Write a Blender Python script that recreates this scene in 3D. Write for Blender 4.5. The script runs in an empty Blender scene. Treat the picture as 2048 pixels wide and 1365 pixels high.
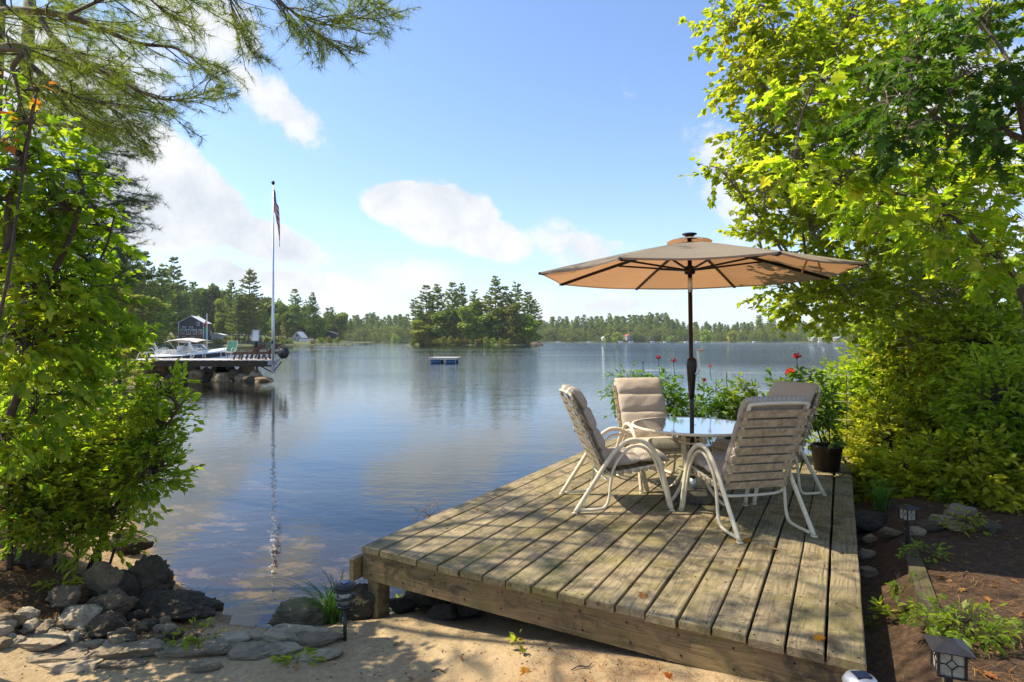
import bpy, bmesh, math, random
import numpy as np
from mathutils import Vector, Matrix, noise
C = bpy.context.scene
COL = C.collection
R = math.radians
# ------------------------------------------------------------------ camera, world, sun, exposure
F = 1170.0; CZ = 2.2; HY = 681.0; DZ = 0.65
cam_d = bpy.data.cameras.new('camera'); cam = bpy.data.objects.new('camera', cam_d); COL.objects.link(cam)
cam.location = (0, 0, CZ); cam.rotation_euler = (R(90), 0, 0)
cam_d.sensor_width = 36; cam_d.lens = F / 2048 * 36; cam_d.clip_start = 0.05; cam_d.clip_end = 6000
cam_d.shift_y = (HY - 682.5) / 2048
C.camera = cam
C.render.resolution_x = 1024; C.render.resolution_y = 682
C.render.engine = 'CYCLES'
SUN_EL = 54; SUN_AZ = -80          # degrees clockwise from +Y
w = bpy.data.worlds.new('World'); C.world = w; w.use_nodes = True
vs = C.view_settings
vs.view_transform = 'Standard'; vs.look = 'None'; vs.gamma = 1; vs.use_curve_mapping = False; vs.exposure = 0.95
sd = bpy.data.lights.new('sun', 'SUN'); sd.energy = 4.8; sd.angle = R(0.5); sd.color = (1, 0.88, 0.70)
so = bpy.data.objects.new('sun', sd); COL.objects.link(so)
sv = Vector((math.sin(R(SUN_AZ)) * math.cos(R(SUN_EL)), math.cos(R(SUN_AZ)) * math.cos(R(SUN_EL)), math.sin(R(SUN_EL))))
so.rotation_euler = sv.to_track_quat('Z', 'Y').to_euler()
so.location = (-20, 10, 30)

class NT:
    def __init__(s, nt): s.t = nt; nt.nodes.clear()
    def n(s, typ, **kw):
        nd = s.t.nodes.new(typ)
        for k, v in kw.items():
            if k.startswith('_'): setattr(nd, k[1:], v)
        return nd
    def l(s, a, b): s.t.links.new(a, b)
    def sock(s, x, inp):
        if isinstance(x, (int, float)): inp.default_value = x
        elif isinstance(x, (tuple, list)):
            inp.default_value = tuple(x) + ((1,) if len(x) == 3 and len(inp.default_value) == 4 else ())
        else: s.l(x, inp)
    def m(s, op, a, b=0.0, c=0.0, clamp=False):
        nd = s.t.nodes.new('ShaderNodeMath'); nd.operation = op; nd.use_clamp = clamp
        s.sock(a, nd.inputs[0]); s.sock(b, nd.inputs[1]); s.sock(c, nd.inputs[2]); return nd.outputs[0]
    def noise(s, vec, scale, detail=4, rough=0.55, dist=0.0):
        nd = s.t.nodes.new('ShaderNodeTexNoise'); nd.inputs['Scale'].default_value = scale
        nd.inputs['Detail'].default_value = detail; nd.inputs['Roughness'].default_value = rough
        nd.inputs['Distortion'].default_value = dist
        if vec is not None: s.l(vec, nd.inputs['Vector'])
        return nd.outputs['Fac']
    def vor(s, vec, scale, feature='F1', out='Distance'):
        nd = s.t.nodes.new('ShaderNodeTexVoronoi'); nd.inputs['Scale'].default_value = scale; nd.feature = feature
        s.l(vec, nd.inputs['Vector']); return nd.outputs[out]
    def map(s, vec, scale=(1, 1, 1), loc=(0, 0, 0), rot=(0, 0, 0)):
        nd = s.t.nodes.new('ShaderNodeMapping'); nd.inputs['Scale'].default_value = scale
        s.sock(loc, nd.inputs['Location']); nd.inputs['Rotation'].default_value = rot
        s.l(vec, nd.inputs['Vector']); return nd.outputs[0]
    def ramp(s, fac, stops, interp='LINEAR'):
        nd = s.t.nodes.new('ShaderNodeValToRGB'); cr = nd.color_ramp; cr.interpolation = interp
        while len(cr.elements) < len(stops): cr.elements.new(0.5)
        for e, (p, c) in zip(cr.elements, stops):
            e.position = p; e.color = (c, c, c, 1) if isinstance(c, (int, float)) else tuple(c) + (1,)
        s.sock(fac, nd.inputs[0]); return nd.outputs[0]
    def mix(s, fac, a, b, blend='MIX'):
        nd = s.t.nodes.new('ShaderNodeMix'); nd.data_type = 'RGBA'; nd.blend_type = blend
        s.sock(fac, nd.inputs[0]); s.sock(a, nd.inputs[6]); s.sock(b, nd.inputs[7]); return nd.outputs[2]
    def sm(s, x, a, b):
        nd = s.t.nodes.new('ShaderNodeMapRange'); nd.interpolation_type = 'SMOOTHSTEP'
        s.sock(x, nd.inputs[0]); nd.inputs[1].default_value = a; nd.inputs[2].default_value = b; return nd.outputs[0]
    def xyz(s, vec):
        nd = s.t.nodes.new('ShaderNodeSeparateXYZ'); s.l(vec, nd.inputs[0]); return nd.outputs
    def com(s, x, y, z):
        nd = s.t.nodes.new('ShaderNodeCombineXYZ'); s.sock(x, nd.inputs[0]); s.sock(y, nd.inputs[1]); s.sock(z, nd.inputs[2]); return nd.outputs[0]
    def bump(s, h, strength=0.5, dist=0.01, normal=None):
        nd = s.t.nodes.new('ShaderNodeBump'); nd.inputs['Strength'].default_value = strength
        s.sock(dist, nd.inputs['Distance']); s.l(h, nd.inputs['Height'])
        if normal is not None: s.l(normal, nd.inputs['Normal'])
        return nd.outputs[0]

# world: Nishita sky with procedural cumulus placed by azimuth and elevation
W = NT(w.node_tree)
sky = W.n('ShaderNodeTexSky', _sky_type='NISHITA', _sun_disc=False)
sky.sun_elevation = R(SUN_EL); sky.sun_rotation = R(SUN_AZ % 360); sky.altitude = 100
sky.air_density = 1.0; sky.dust_density = 0.6; sky.ozone_density = 2.2
tc = W.n('ShaderNodeTexCoord'); D = tc.outputs['Generated']
x, y, z = W.xyz(D)
az = W.m('ARCTAN2', x, y); el = W.m('ARCSINE', z)
wv = W.com(az, W.m('MULTIPLY', el, 1.5), 0.0)
nz = W.noise(D, 6.5, 9, 0.62, 0.2)
nz2 = W.noise(D, 17.0, 9, 0.66, 0.3)
warp = W.m('ADD', W.m('MULTIPLY', W.m('SUBTRACT', nz, 0.5), 2.6), W.m('MULTIPLY', W.m('SUBTRACT', nz2, 0.5), 1.5))
def ae(px, py):
    v = Vector(((px - 1024) / F, 1, (HY - py) / F)).normalized()
    return math.atan2(v.x, v.y), math.asin(v.z)
field = None
clouds = [(300, 330, 80, 56, 20, 1.7), (380, 400, 100, 56, 28, 1.7), (500, 470, 110, 32, 16, 1.6), (300, 440, 110, 44, 0, 1.4), (560, 210, 120, 42, 32, .62), (480, 150, 90, 30, 20, .5),
          (810, 405, 66, 36, 0, 1.7), (885, 425, 90, 50, 8, 1.7), (960, 470, 90, 34, 16, 1.5), (1280, 195, 50, 34, 0, .3), (450, 545, 70, 30, 0, .9),
          (620, 570, 130, 26, 8, .85), (830, 560, 70, 36, 0, .6), (1170, 500, 120, 45, 18, .62), (1250, 610, 300, 36, 0, .5), (950, 610, 250, 20, 0, .4), (1440, 290, 100, 50, 30, .42),
          (400, 30, 150, 70, 20, .55), (1800, 300, 260, 200, 0, .6), (100, 150, 170, 120, 0, .6), (1500, 400, 120, 80, 30, .42)]
for (px, py, rx, ry, rot, st) in clouds:
    a0, e0 = ae(px, py)
    ca, sa = math.cos(R(rot)), math.sin(R(rot))
    dx = W.m('SUBTRACT', az, a0); dy = W.m('SUBTRACT', el, e0)
    u = W.m('ADD', W.m('MULTIPLY', dx, ca * F / rx), W.m('MULTIPLY', dy, -sa * F / rx))
    v = W.m('ADD', W.m('MULTIPLY', dx, sa * F / ry), W.m('MULTIPLY', dy, ca * F / ry))
    d = W.m('SQRT', W.m('ADD', W.m('MULTIPLY', u, u), W.m('MULTIPLY', v, v)))
    f_ = W.m('MULTIPLY', W.m('SUBTRACT', 1.5, d), st)
    field = f_ if field is None else W.m('MAXIMUM', field, f_)
back = W.m('MULTIPLY', W.m('SUBTRACT', W.noise(W.map(D, (1, 1, 2.2)), 2.2, 3), 0.52), 4.0)      # the rest of the sky
back = W.m('SUBTRACT', back, W.m('MULTIPLY', W.sm(W.m('ABSOLUTE', W.m('SUBTRACT', az, 0.0)), 0.95, 0.75), 3.0))
back = W.m('SUBTRACT', back, W.m('MULTIPLY', W.sm(z, 0.45, 0.8), 0.25))
field = W.m('MAXIMUM', field, back)
dens = W.sm(W.m('ADD', W.m('MAXIMUM', field, -1.5), warp), 0.2, 0.62)
dens = W.m('MULTIPLY', dens, W.m('MULTIPLY', W.sm(field, -0.2, 0.7), 0.97))
shade = W.ramp(W.m('ADD', W.m('MULTIPLY', nz, 0.6), W.m('MULTIPLY', nz2, 0.4)), [(0.36, (2.8, 3.0, 3.3)), (0.56, (3.9, 3.95, 4.0))])
hz = W.m('POWER', W.m('SUBTRACT', 1.0, W.m('MAXIMUM', z, 0.0), clamp=True), 8.0)
skc = W.mix(1.0, sky.outputs[0], (0.88, 0.915, 1.0), 'MULTIPLY')
skc = W.mix(W.m('MULTIPLY', hz, 0.62), skc, (2.95, 3.3, 3.9))
skc = W.mix(dens, skc, shade)
bg = W.n('ShaderNodeBackground'); W.l(skc, bg.inputs[0]); bg.inputs[1].default_value = 0.135
wo = W.n('ShaderNodeOutputWorld'); W.l(bg.outputs[0], wo.inputs[0])

# ------------------------------------------------------------------ helpers
rnd = random.Random(7); rs = np.random.RandomState(11)
def P(px, py, Z): return np.array([(px - 1024) / F * Z, Z, CZ - (py - HY) / F * Z])
def PZ(px, py, z):
    """the point of the plane at height z seen at a pixel"""
    Z = F * (CZ - z) / (py - HY); return np.array([(px - 1024) / F * Z, Z, z])
def V3(*a): return np.array(a, float)
def nrm(v):
    v = np.asarray(v, float); return v / (np.linalg.norm(v, axis=-1, keepdims=True) + 1e-9)

class MB:
    def __init__(s): s.V = []; s.F = []; s.n = 0; s.U = []
    def add(s, V, Fc, mi=0, uv=None):
        V = np.asarray(V, float).reshape(-1, 3)
        if isinstance(Fc, np.ndarray): s.F.append((Fc + s.n, mi))
        else:
            by = {}
            for f in Fc: by.setdefault(len(f), []).append(f)
            for k, fs in by.items(): s.F.append((np.array(fs, int) + s.n, mi))
        s.V.append(V); s.U.append(np.zeros((len(V), 2)) if uv is None else np.asarray(uv, float)); s.n += len(V)
        return s
    def box(s, c, size, rz=0, mi=0, M=None):
        sx, sy, sz = [a / 2 for a in size]
        v = np.array([[i * sx, j * sy, k * sz] for i in (-1, 1) for j in (-1, 1) for k in (-1, 1)], float)
        if rz:
            a, b = math.cos(rz), math.sin(rz); v = v @ np.array([[a, b, 0], [-b, a, 0], [0, 0, 1]])
        if M is not None: v = v @ np.array(M).T
        return s.add(v + np.asarray(c), [(0, 1, 3, 2), (4, 6, 7, 5), (0, 4, 5, 1), (2, 3, 7, 6), (0, 2, 6, 4), (1, 5, 7, 3)], mi)
    def bar(s, a, b, w, h, mi=0, up=(0, 0, 1)):
        """box from a to b, width w, height h"""
        a = np.asarray(a, float); b = np.asarray(b, float); d = nrm(b - a)
        x = nrm(np.cross(d, up)); u = np.cross(x, d)
        v = [p + x * i * w / 2 + u * j * h / 2 for p in (a, b) for i in (-1, 1) for j in (-1, 1)]
        return s.add(v, [(0, 1, 3, 2), (4, 6, 7, 5), (0, 4, 5, 1), (2, 3, 7, 6), (0, 2, 6, 4), (1, 5, 7, 3)], mi)
    def tube(s, pts, r, seg=6, mi=0, smooth=0, flat=1.0):
        pts = np.asarray(pts, float)
        if smooth: pts = spline(pts, smooth)
        n = len(pts); rr = np.interp(np.linspace(0, 1, n), np.linspace(0, 1, len(r)), r) if hasattr(r, '__len__') else np.full(n, r)
        t = nrm(np.gradient(pts, axis=0)); ref = V3(0, 0, 1) if abs(t[0][2]) < .9 else V3(1, 0, 0)
        x = nrm(np.cross(t[0], ref)); an = np.linspace(0, 2 * math.pi, seg, endpoint=False); V = []
        for i in range(n):
            x = nrm(x - t[i] * np.dot(x, t[i])); yv = np.cross(t[i], x)
            V.append(pts[i] + rr[i] * (np.cos(an)[:, None] * x + flat * np.sin(an)[:, None] * yv))
        V = np.concatenate(V); i = np.arange(n - 1)[:, None] * seg; j = np.arange(seg)[None]; j2 = (j + 1) % seg
        Q = np.stack([i + j, i + j2, i + seg + j2, i + seg + j], -1).reshape(-1, 4)
        s.add(V, Q, mi); k = s.n - len(V)
        s.F.append((np.array([list(range(k + seg - 1, k - 1, -1))]), mi)); s.F.append((np.array([list(range(s.n - seg, s.n))]), mi))
        return s
    def lathe(s, prof, seg=20, c=(0, 0, 0), mi=0, M=None):
        an = np.linspace(0, 2 * math.pi, seg, endpoint=False)
        V = np.array([[r * math.cos(a), r * math.sin(a), z] for r, z in prof for a in an])
        if M is not None: V = V @ np.array(M).T
        n = len(prof); i = np.arange(n - 1)[:, None] * seg; j = np.arange(seg)[None]; j2 = (j + 1) % seg
        Q = np.stack([i + j, i + j2, i + seg + j2, i + seg + j], -1).reshape(-1, 4)
        return s.add(V + np.asarray(c, float), Q, mi)
    def grid(s, A, mi=0, uv=None, flip=False):
        n, m = A.shape[:2]; i = np.arange(n - 1)[:, None] * m; j = np.arange(m - 1)[None]
        Q = np.stack([i + j, i + j + 1, i + m + j + 1, i + m + j], -1).reshape(-1, 4)
        if flip: Q = Q[:, ::-1]
        return s.add(A.reshape(-1, 3), Q, mi, uv)
    def mesh(s, name, mats, smooth=False, uv=False):
        me = bpy.data.meshes.new(name)
        V = np.concatenate(s.V).astype(np.float32); me.vertices.add(len(V)); me.vertices.foreach_set('co', V.ravel())
        L = np.concatenate([f.ravel() for f, _ in s.F]).astype(np.int32)
        sz = np.concatenate([np.full(len(f), f.shape[1]) for f, _ in s.F]).astype(np.int32)
        mi = np.concatenate([np.full(len(f), m) for f, m in s.F]).astype(np.int32)
        me.loops.add(len(L)); me.loops.foreach_set('vertex_index', L)
        me.polygons.add(len(sz)); me.polygons.foreach_set('loop_start', np.concatenate([[0], np.cumsum(sz)[:-1]]).astype(np.int32))
        me.polygons.foreach_set('loop_total', sz)
        me.polygons.foreach_set('material_index', mi); me.polygons.foreach_set('use_smooth', np.full(len(sz), bool(smooth)))
        if uv:
            U = np.concatenate(s.U); lay = me.uv_layers.new(name='UVMap'); lay.data.foreach_set('uv', U[L].astype(np.float32).ravel())
        for m in (mats if isinstance(mats, (list, tuple)) else [mats]): me.materials.append(m)
        me.update(calc_edges=True); me.validate(); return me
    def build(s, name, mats, parent=None, smooth=False, uv=False, kind=None, loc=None):
        o = bpy.data.objects.new(name, s.mesh(name, mats, smooth, uv)); COL.objects.link(o)
        if parent is not None: o.parent = parent
        if kind: o['kind'] = kind
        if loc is not None: o.location = tuple(loc)
        return o
def spline(P_, k):
    P_ = np.asarray(P_, float); n = len(P_); Q = np.vstack([2 * P_[0] - P_[1], P_, 2 * P_[-1] - P_[-2]]); out = []
    for i in range(n - 1):
        p0, p1, p2, p3 = Q[i:i + 4]
        for t in np.linspace(0, 1, k, endpoint=False):
            out.append(0.5 * (2 * p1 + (p2 - p0) * t + (2 * p0 - 5 * p1 + 4 * p2 - p3) * t * t + (3 * p1 - p0 - 3 * p2 + p3) * t ** 3))
    out.append(P_[-1]); return np.array(out)
def thing(name, label, cat, loc=(0, 0, 0), rz=0, group=None):
    o = bpy.data.objects.new(name, None); COL.objects.link(o); o.empty_display_size = .1
    o.location = tuple(loc); o.rotation_euler = (0, 0, rz); return tag(o, label, cat, group)
def tag(o, label, cat, group=None, kind=None):
    o['label'] = label; o['category'] = cat
    if group: o['group'] = group
    if kind: o['kind'] = kind
    return o
def struct(o): o['kind'] = 'structure'; return o
def copy_tree(o, parent=None):
    c = o.copy(); COL.objects.link(c); c.parent = parent
    for ch in o.children: copy_tree(ch, c)
    return c
ORD = ['first', 'second', 'third', 'fourth', 'fifth', 'sixth', 'seventh', 'eighth', 'ninth', 'tenth', 'eleventh', 'twelfth', 'thirteenth', 'fourteenth', 'fifteenth',
       'sixteenth', 'seventeenth', 'eighteenth', 'nineteenth', 'twentieth', 'twenty-first', 'twenty-second', 'twenty-third', 'twenty-fourth', 'twenty-fifth', 'twenty-sixth', 'twenty-seventh', 'twenty-eighth', 'twenty-ninth', 'thirtieth']
ORD += ['thirty-' + o for o in ORD[:9]] + ['fortieth'] + ['forty-' + o for o in ORD[:9]] + ['fiftieth'] + ['fifty-' + o for o in ORD[:9]] + ['sixtieth'] + ['sixty-' + o for o in ORD[:9]]

# ------------------------------------------------------------------ materials
def pmat(name, col, rough=0.6, metal=0.0, nscale=0, namp=0.15, bump=0, bscale=60, spec=0.5):
    m = bpy.data.materials.new(name); m.use_nodes = True; T = NT(m.node_tree)
    b = T.n('ShaderNodeBsdfPrincipled'); o = T.n('ShaderNodeOutputMaterial'); T.l(b.outputs[0], o.inputs[0])
    b.inputs['Roughness'].default_value = rough; b.inputs['Metallic'].default_value = metal; b.inputs['Specular IOR Level'].default_value = spec
    b.inputs['Base Color'].default_value = tuple(col) + (1,)
    t = T.n('ShaderNodeTexCoord').outputs['Object']
    if nscale:
        n = T.noise(t, nscale, 5, .6)
        c = T.mix(T.ramp(n, [(.3, 0.0), (.7, 1.0)]), tuple(a * (1 - namp) for a in col), tuple(min(1, a * (1 + namp)) for a in col)); T.l(c, b.inputs['Base Color'])
    if bump: T.l(T.bump(T.noise(t, bscale, 4), bump, 0.004), b.inputs['Normal'])
    return m
def leafmat(name, stops, tstops, trans=0.58, gloss=0.02, rough=.5):
    m = bpy.data.materials.new(name); m.use_nodes = True; T = NT(m.node_tree)
    g = T.n('ShaderNodeNewGeometry'); oi = T.n('ShaderNodeObjectInfo')
    r = T.m('FRACT', T.m('ADD', g.outputs['Random Per Island'], oi.outputs['Random']))
    big = T.noise(g.outputs['Position'], 0.9, 2)
    r2 = T.m('ADD', T.m('MULTIPLY', r, 0.7), T.m('MULTIPLY', T.m('SUBTRACT', big, 0.35), 1.0), clamp=True)
    tn = T.m('ADD', .86, T.m('MULTIPLY', oi.outputs['Random'], .28)); tn2 = T.m('ADD', .89, T.m('MULTIPLY', T.m('FRACT', T.m('MULTIPLY', oi.outputs['Random'], 7.3)), .22)); tv = T.com(tn, tn2, .8)
    c = T.mix(1.0, T.ramp(r2, stops), tv, 'MULTIPLY'); ct = T.mix(1.0, T.ramp(r2, tstops), tv, 'MULTIPLY')
    d = T.n('ShaderNodeBsdfDiffuse'); t = T.n('ShaderNodeBsdfTranslucent'); gl = T.n('ShaderNodeBsdfGlossy')
    gl.inputs['Roughness'].default_value = rough; gl.inputs[0].default_value = (.8, .85, .8, 1)
    T.l(c, d.inputs[0]); T.l(ct, t.inputs[0])
    m1 = T.n('ShaderNodeMixShader'); m1.inputs[0].default_value = trans; T.l(d.outputs[0], m1.inputs[1]); T.l(t.outputs[0], m1.inputs[2])
    m2 = T.n('ShaderNodeMixShader'); m2.inputs[0].default_value = gloss; T.l(m1.outputs[0], m2.inputs[1]); T.l(gl.outputs[0], m2.inputs[2])
    o = T.n('ShaderNodeOutputMaterial'); T.l(m2.outputs[0], o.inputs[0]); return m
M = {}
M['maple'] = leafmat('maple leaf', [(0, (.08, .14, .015)), (.5, (.16, .22, .02)), (.85, (.25, .28, .025)), (1, (.34, .3, .03))],
                     [(0, (.32, .48, .02)), (.5, (.55, .66, .03)), (.85, (.7, .72, .04)), (1, (.8, .66, .04))], .62)
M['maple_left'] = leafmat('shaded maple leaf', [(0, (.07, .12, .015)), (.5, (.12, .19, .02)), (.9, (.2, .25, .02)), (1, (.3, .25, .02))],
                     [(0, (.24, .42, .02)), (.5, (.4, .58, .02)), (.9, (.58, .66, .03)), (1, (.7, .55, .03))])  # darker copy of the maple leaf, shade put into its colour
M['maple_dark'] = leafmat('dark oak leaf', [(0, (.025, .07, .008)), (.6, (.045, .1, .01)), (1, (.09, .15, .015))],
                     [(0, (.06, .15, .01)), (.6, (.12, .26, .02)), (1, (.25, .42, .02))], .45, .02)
M['orange'] = leafmat('autumn leaf', [(0, (.45, .1, .01)), (.5, (.5, .2, .015)), (1, (.45, .32, .03))], [(0, (.6, .12, .01)), (.5, (.65, .3, .02)), (1, (.6, .5, .03))])
M['shrub'] = leafmat('yellow green shrub leaf', [(0, (.1, .16, .015)), (.5, (.19, .25, .02)), (1, (.3, .32, .03))],
                     [(0, (.38, .52, .02)), (.5, (.6, .7, .03)), (1, (.78, .76, .05))])
M['bush'] = leafmat('pepperbush leaf', [(0, (.07, .13, .015)), (.5, (.15, .22, .02)), (.9, (.25, .28, .03)), (1, (.36, .3, .03))],
                     [(0, (.28, .45, .02)), (.5, (.48, .62, .03)), (.9, (.65, .7, .04)), (1, (.7, .55, .05))])
M['dahlia'] = leafmat('dahlia leaf', [(0, (.03, .08, .012)), (.5, (.06, .13, .018)), (1, (.12, .2, .02))], [(0, (.14, .3, .02)), (1, (.4, .55, .03))], .5, .03)
M['grass'] = leafmat('grass blade', [(0, (.06, .13, .02)), (1, (.13, .22, .04))], [(0, (.12, .26, .03)), (1, (.26, .42, .06))])
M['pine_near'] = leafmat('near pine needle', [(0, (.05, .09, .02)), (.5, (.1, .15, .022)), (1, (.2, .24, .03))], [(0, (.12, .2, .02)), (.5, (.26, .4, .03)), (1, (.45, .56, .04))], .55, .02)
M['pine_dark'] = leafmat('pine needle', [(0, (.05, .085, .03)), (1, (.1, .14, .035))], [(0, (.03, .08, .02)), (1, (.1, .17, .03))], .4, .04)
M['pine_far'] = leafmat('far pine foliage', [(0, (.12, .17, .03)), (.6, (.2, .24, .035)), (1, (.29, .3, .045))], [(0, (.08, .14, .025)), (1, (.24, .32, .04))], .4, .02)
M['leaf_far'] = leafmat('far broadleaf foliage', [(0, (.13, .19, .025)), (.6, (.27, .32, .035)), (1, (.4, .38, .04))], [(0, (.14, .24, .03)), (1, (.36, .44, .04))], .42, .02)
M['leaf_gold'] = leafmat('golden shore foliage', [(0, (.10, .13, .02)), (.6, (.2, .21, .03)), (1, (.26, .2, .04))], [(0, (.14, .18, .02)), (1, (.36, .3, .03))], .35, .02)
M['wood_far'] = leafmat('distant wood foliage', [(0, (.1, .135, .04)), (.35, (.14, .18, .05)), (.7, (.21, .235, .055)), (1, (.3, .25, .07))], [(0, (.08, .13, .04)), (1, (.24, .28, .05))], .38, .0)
M['bark'] = pmat('grey brown bark', (.11, .085, .065), .9, 0, 14, .4, .8, 40)
M['twig'] = pmat('dark twig bark', (.06, .045, .035), .9, 0, 20, .3)
M['birch'] = pmat('pale bark', (.2, .17, .13), .85, 0, 12, .4, .5, 30)
M['red_petal'] = pmat('red petal', (.55, .025, .012), .6, 0, 0)
M['crimson_petal'] = pmat('crimson petal', (.32, .01, .03), .6, 0, 0)
def rockmat(name, a, b, moss=0.0, speck=.5):
    m = bpy.data.materials.new(name); m.use_nodes = True; T = NT(m.node_tree)
    t = T.n('ShaderNodeTexCoord').outputs['Object']; oi = T.n('ShaderNodeObjectInfo'); g = T.n('ShaderNodeNewGeometry')
    t2 = T.map(g.outputs['Position'], loc=(0, 0, 0))
    n = T.noise(t2, 9, 8, .65); n2 = T.noise(t2, 130, 3, .6)
    n3 = T.noise(T.map(t2, (1, 1, 4)), 26, 6, .7, .5); f = T.m('ADD', T.m('ADD', T.m('MULTIPLY', n, .45), T.m('MULTIPLY', n3, .4)), T.m('MULTIPLY', n2, .1 + .2 * speck))
    f = T.m('ADD', f, T.m('MULTIPLY', T.m('SUBTRACT', oi.outputs['Random'], .5), .25))
    c = T.ramp(f, [(.35, a), (.7, b)])
    c = T.mix(T.m('MULTIPLY', T.sm(T.noise(t2, 5, 6), .5, .62), moss), c, (.05, .06, .02))
    b_ = T.n('ShaderNodeBsdfPrincipled'); b_.inputs['Roughness'].default_value = .85; T.l(c, b_.inputs['Base Color'])
    T.l(T.bump(T.m('ADD', T.m('MULTIPLY', n3, .9), T.m('ADD', n, T.m('MULTIPLY', n2, .25))), 1.0, 0.03), b_.inputs['Normal'])
    o = T.n('ShaderNodeOutputMaterial'); T.l(b_.outputs[0], o.inputs[0]); return m
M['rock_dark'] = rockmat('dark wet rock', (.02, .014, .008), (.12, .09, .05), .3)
M['rock_brown'] = rockmat('brown granite', (.11, .075, .035), (.36, .27, .15), .5)
M['rock_pale'] = rockmat('pale granite', (.26, .21, .13), (.56, .47, .32), .35)
M['rock_grey'] = rockmat('grey granite', (.14, .105, .06), (.36, .28, .17), .4)
M['slate'] = rockmat('grey slab stone', (.2, .15, .085), (.52, .43, .28), .4)
def woodmat(name, a, b, moss=0.5, axis=1, mosscol=(.11, .12, .025)):
    """weathered timber, grain along a local axis"""
    m = bpy.data.materials.new(name); m.use_nodes = True; T = NT(m.node_tree)
    t = T.n('ShaderNodeTexCoord').outputs['Object']; oi = T.n('ShaderNodeObjectInfo'); g = T.n('ShaderNodeNewGeometry')
    off = T.com(T.m('MULTIPLY', oi.outputs['Random'], 37.0), T.m('MULTIPLY', oi.outputs['Random'], 91.0), T.m('MULTIPLY', oi.outputs['Random'], 13.0))
    va = T.n('ShaderNodeVectorMath'); va.operation = 'ADD'; T.l(t, va.inputs[0]); T.l(off, va.inputs[1]); v = va.outputs[0]
    sc = [1, 1, 1]; sc = [(1.0 if i == axis else 14.0) for i in range(3)]
    # knots bend the grain
    kn = T.vor(T.map(v, tuple(1.1 if i == axis else 5.0 for i in range(3))), 1.0)
    kf = T.m('SUBTRACT', 1.0, T.sm(kn, 0.0, 0.32))
    warp = T.noise(T.map(v, tuple(.9 if i == axis else 5 for i in range(3))), 1.0, 3, .5)
    gv = T.map(v, tuple(sc)); x, y, z = T.xyz(gv)
    gx = T.m('ADD', T.m('MULTIPLY', x, 1.0), T.m('ADD', T.m('MULTIPLY', warp, 7.0), T.m('MULTIPLY', kf, 2.2)))
    rings = T.m('SINE', T.m('MULTIPLY', gx, 9.0)) if axis != 0 else T.m('SINE', T.m('MULTIPLY', T.m('ADD', z, T.m('ADD', T.m('MULTIPLY', warp, 7.0), T.m('MULTIPLY', kf, 2.2))), 9.0))
    fine = T.noise(T.map(v, tuple(2.5 if i == axis else 170.0 for i in range(3))), 1.0, 4, .7)
    crack = T.m('SUBTRACT', 1.0, T.sm(T.noise(T.map(v, tuple(1.6 if i == axis else 60.0 for i in range(3))), 1.0, 5, .75), .28, .42))
    f = T.m('ADD', T.m('MULTIPLY', T.m('ADD', rings, 1.0), .085), T.m('MULTIPLY', fine, .75))
    c = T.ramp(f, [(.2, a), (.78, b)])
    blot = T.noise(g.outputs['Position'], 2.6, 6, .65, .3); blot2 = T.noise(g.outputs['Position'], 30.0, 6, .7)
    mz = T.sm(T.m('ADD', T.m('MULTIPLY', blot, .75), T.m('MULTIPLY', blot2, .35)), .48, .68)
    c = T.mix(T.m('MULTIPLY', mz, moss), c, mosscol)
    dirt_dapple = T.sm(T.noise(g.outputs['Position'], 4.2, 8, .74, .5), .48, .66)  # dark weather stains, strengthened to paint dappled shade into the wood
    c = T.mix(T.m('MULTIPLY', dirt_dapple, .8), c, (.045, .038, .024))
    lich = T.sm(T.m('ADD', T.m('MULTIPLY', T.noise(g.outputs['Position'], 3.3, 3), .5), T.m('MULTIPLY', T.noise(g.outputs['Position'], 60.0, 4, .7), .5)), .57, .66)
    c = T.mix(T.m('MULTIPLY', lich, .5 * moss), c, (.42, .40, .28))
    c = T.mix(T.m('MULTIPLY', crack, .75), c, (.03, .024, .016))
    c = T.mix(T.m('MULTIPLY', T.sm(kf, .75, .95), .7), c, (.07, .045, .025))
    tone = T.m('ADD', .8, T.m('MULTIPLY', oi.outputs['Random'], .4))
    c = T.mix(1.0, c, T.com(tone, tone, tone), 'MULTIPLY')
    b_ = T.n('ShaderNodeBsdfPrincipled'); b_.inputs['Roughness'].default_value = .8; b_.inputs['Specular IOR Level'].default_value = .3; T.l(c, b_.inputs['Base Color'])
    h = T.m('SUBTRACT', T.m('ADD', T.m('MULTIPLY', fine, .6), T.m('MULTIPLY', rings, .06)), T.m('MULTIPLY', crack, 1.0))
    T.l(T.bump(h, .8, 0.004), b_.inputs['Normal'])
    o = T.n('ShaderNodeOutputMaterial'); T.l(b_.outputs[0], o.inputs[0]); return m
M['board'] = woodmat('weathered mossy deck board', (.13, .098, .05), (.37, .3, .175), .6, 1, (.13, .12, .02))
M['fascia'] = woodmat('tan deck fascia', (.14, .09, .04), (.37, .26, .125), .55, 0, (.16, .16, .04))
M['timber'] = woodmat('old timber', (.05, .038, .022), (.15, .115, .065), .7, 1)
M['dock_wood'] = woodmat('dark dock timber', (.03, .02, .014), (.1, .07, .05), .2, 0)
M['dock_top'] = pmat('grey dock planks', (.42, .4, .37), .8, 0, 6, .2)
M['redwood'] = pmat('red brown lounger wood', (.11, .055, .032), .7, 0, 8, .3)
M['cream'] = pmat('cream powder coated tube', (.66, .58, .4), .38, 0, 12, .1)
M['strap'] = pmat('tan vinyl strap', (.4, .32, .2), .55, 0, 22, .4, .15, 80)
M['white'] = pmat('white paint', (.78, .78, .76), .5, 0, 3, .05)
M['white_gel'] = pmat('white gel coat', (.75, .78, .8), .2)
M['pale_pipe'] = pmat('pale chair tube', (.45, .5, .48), .4)
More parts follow.
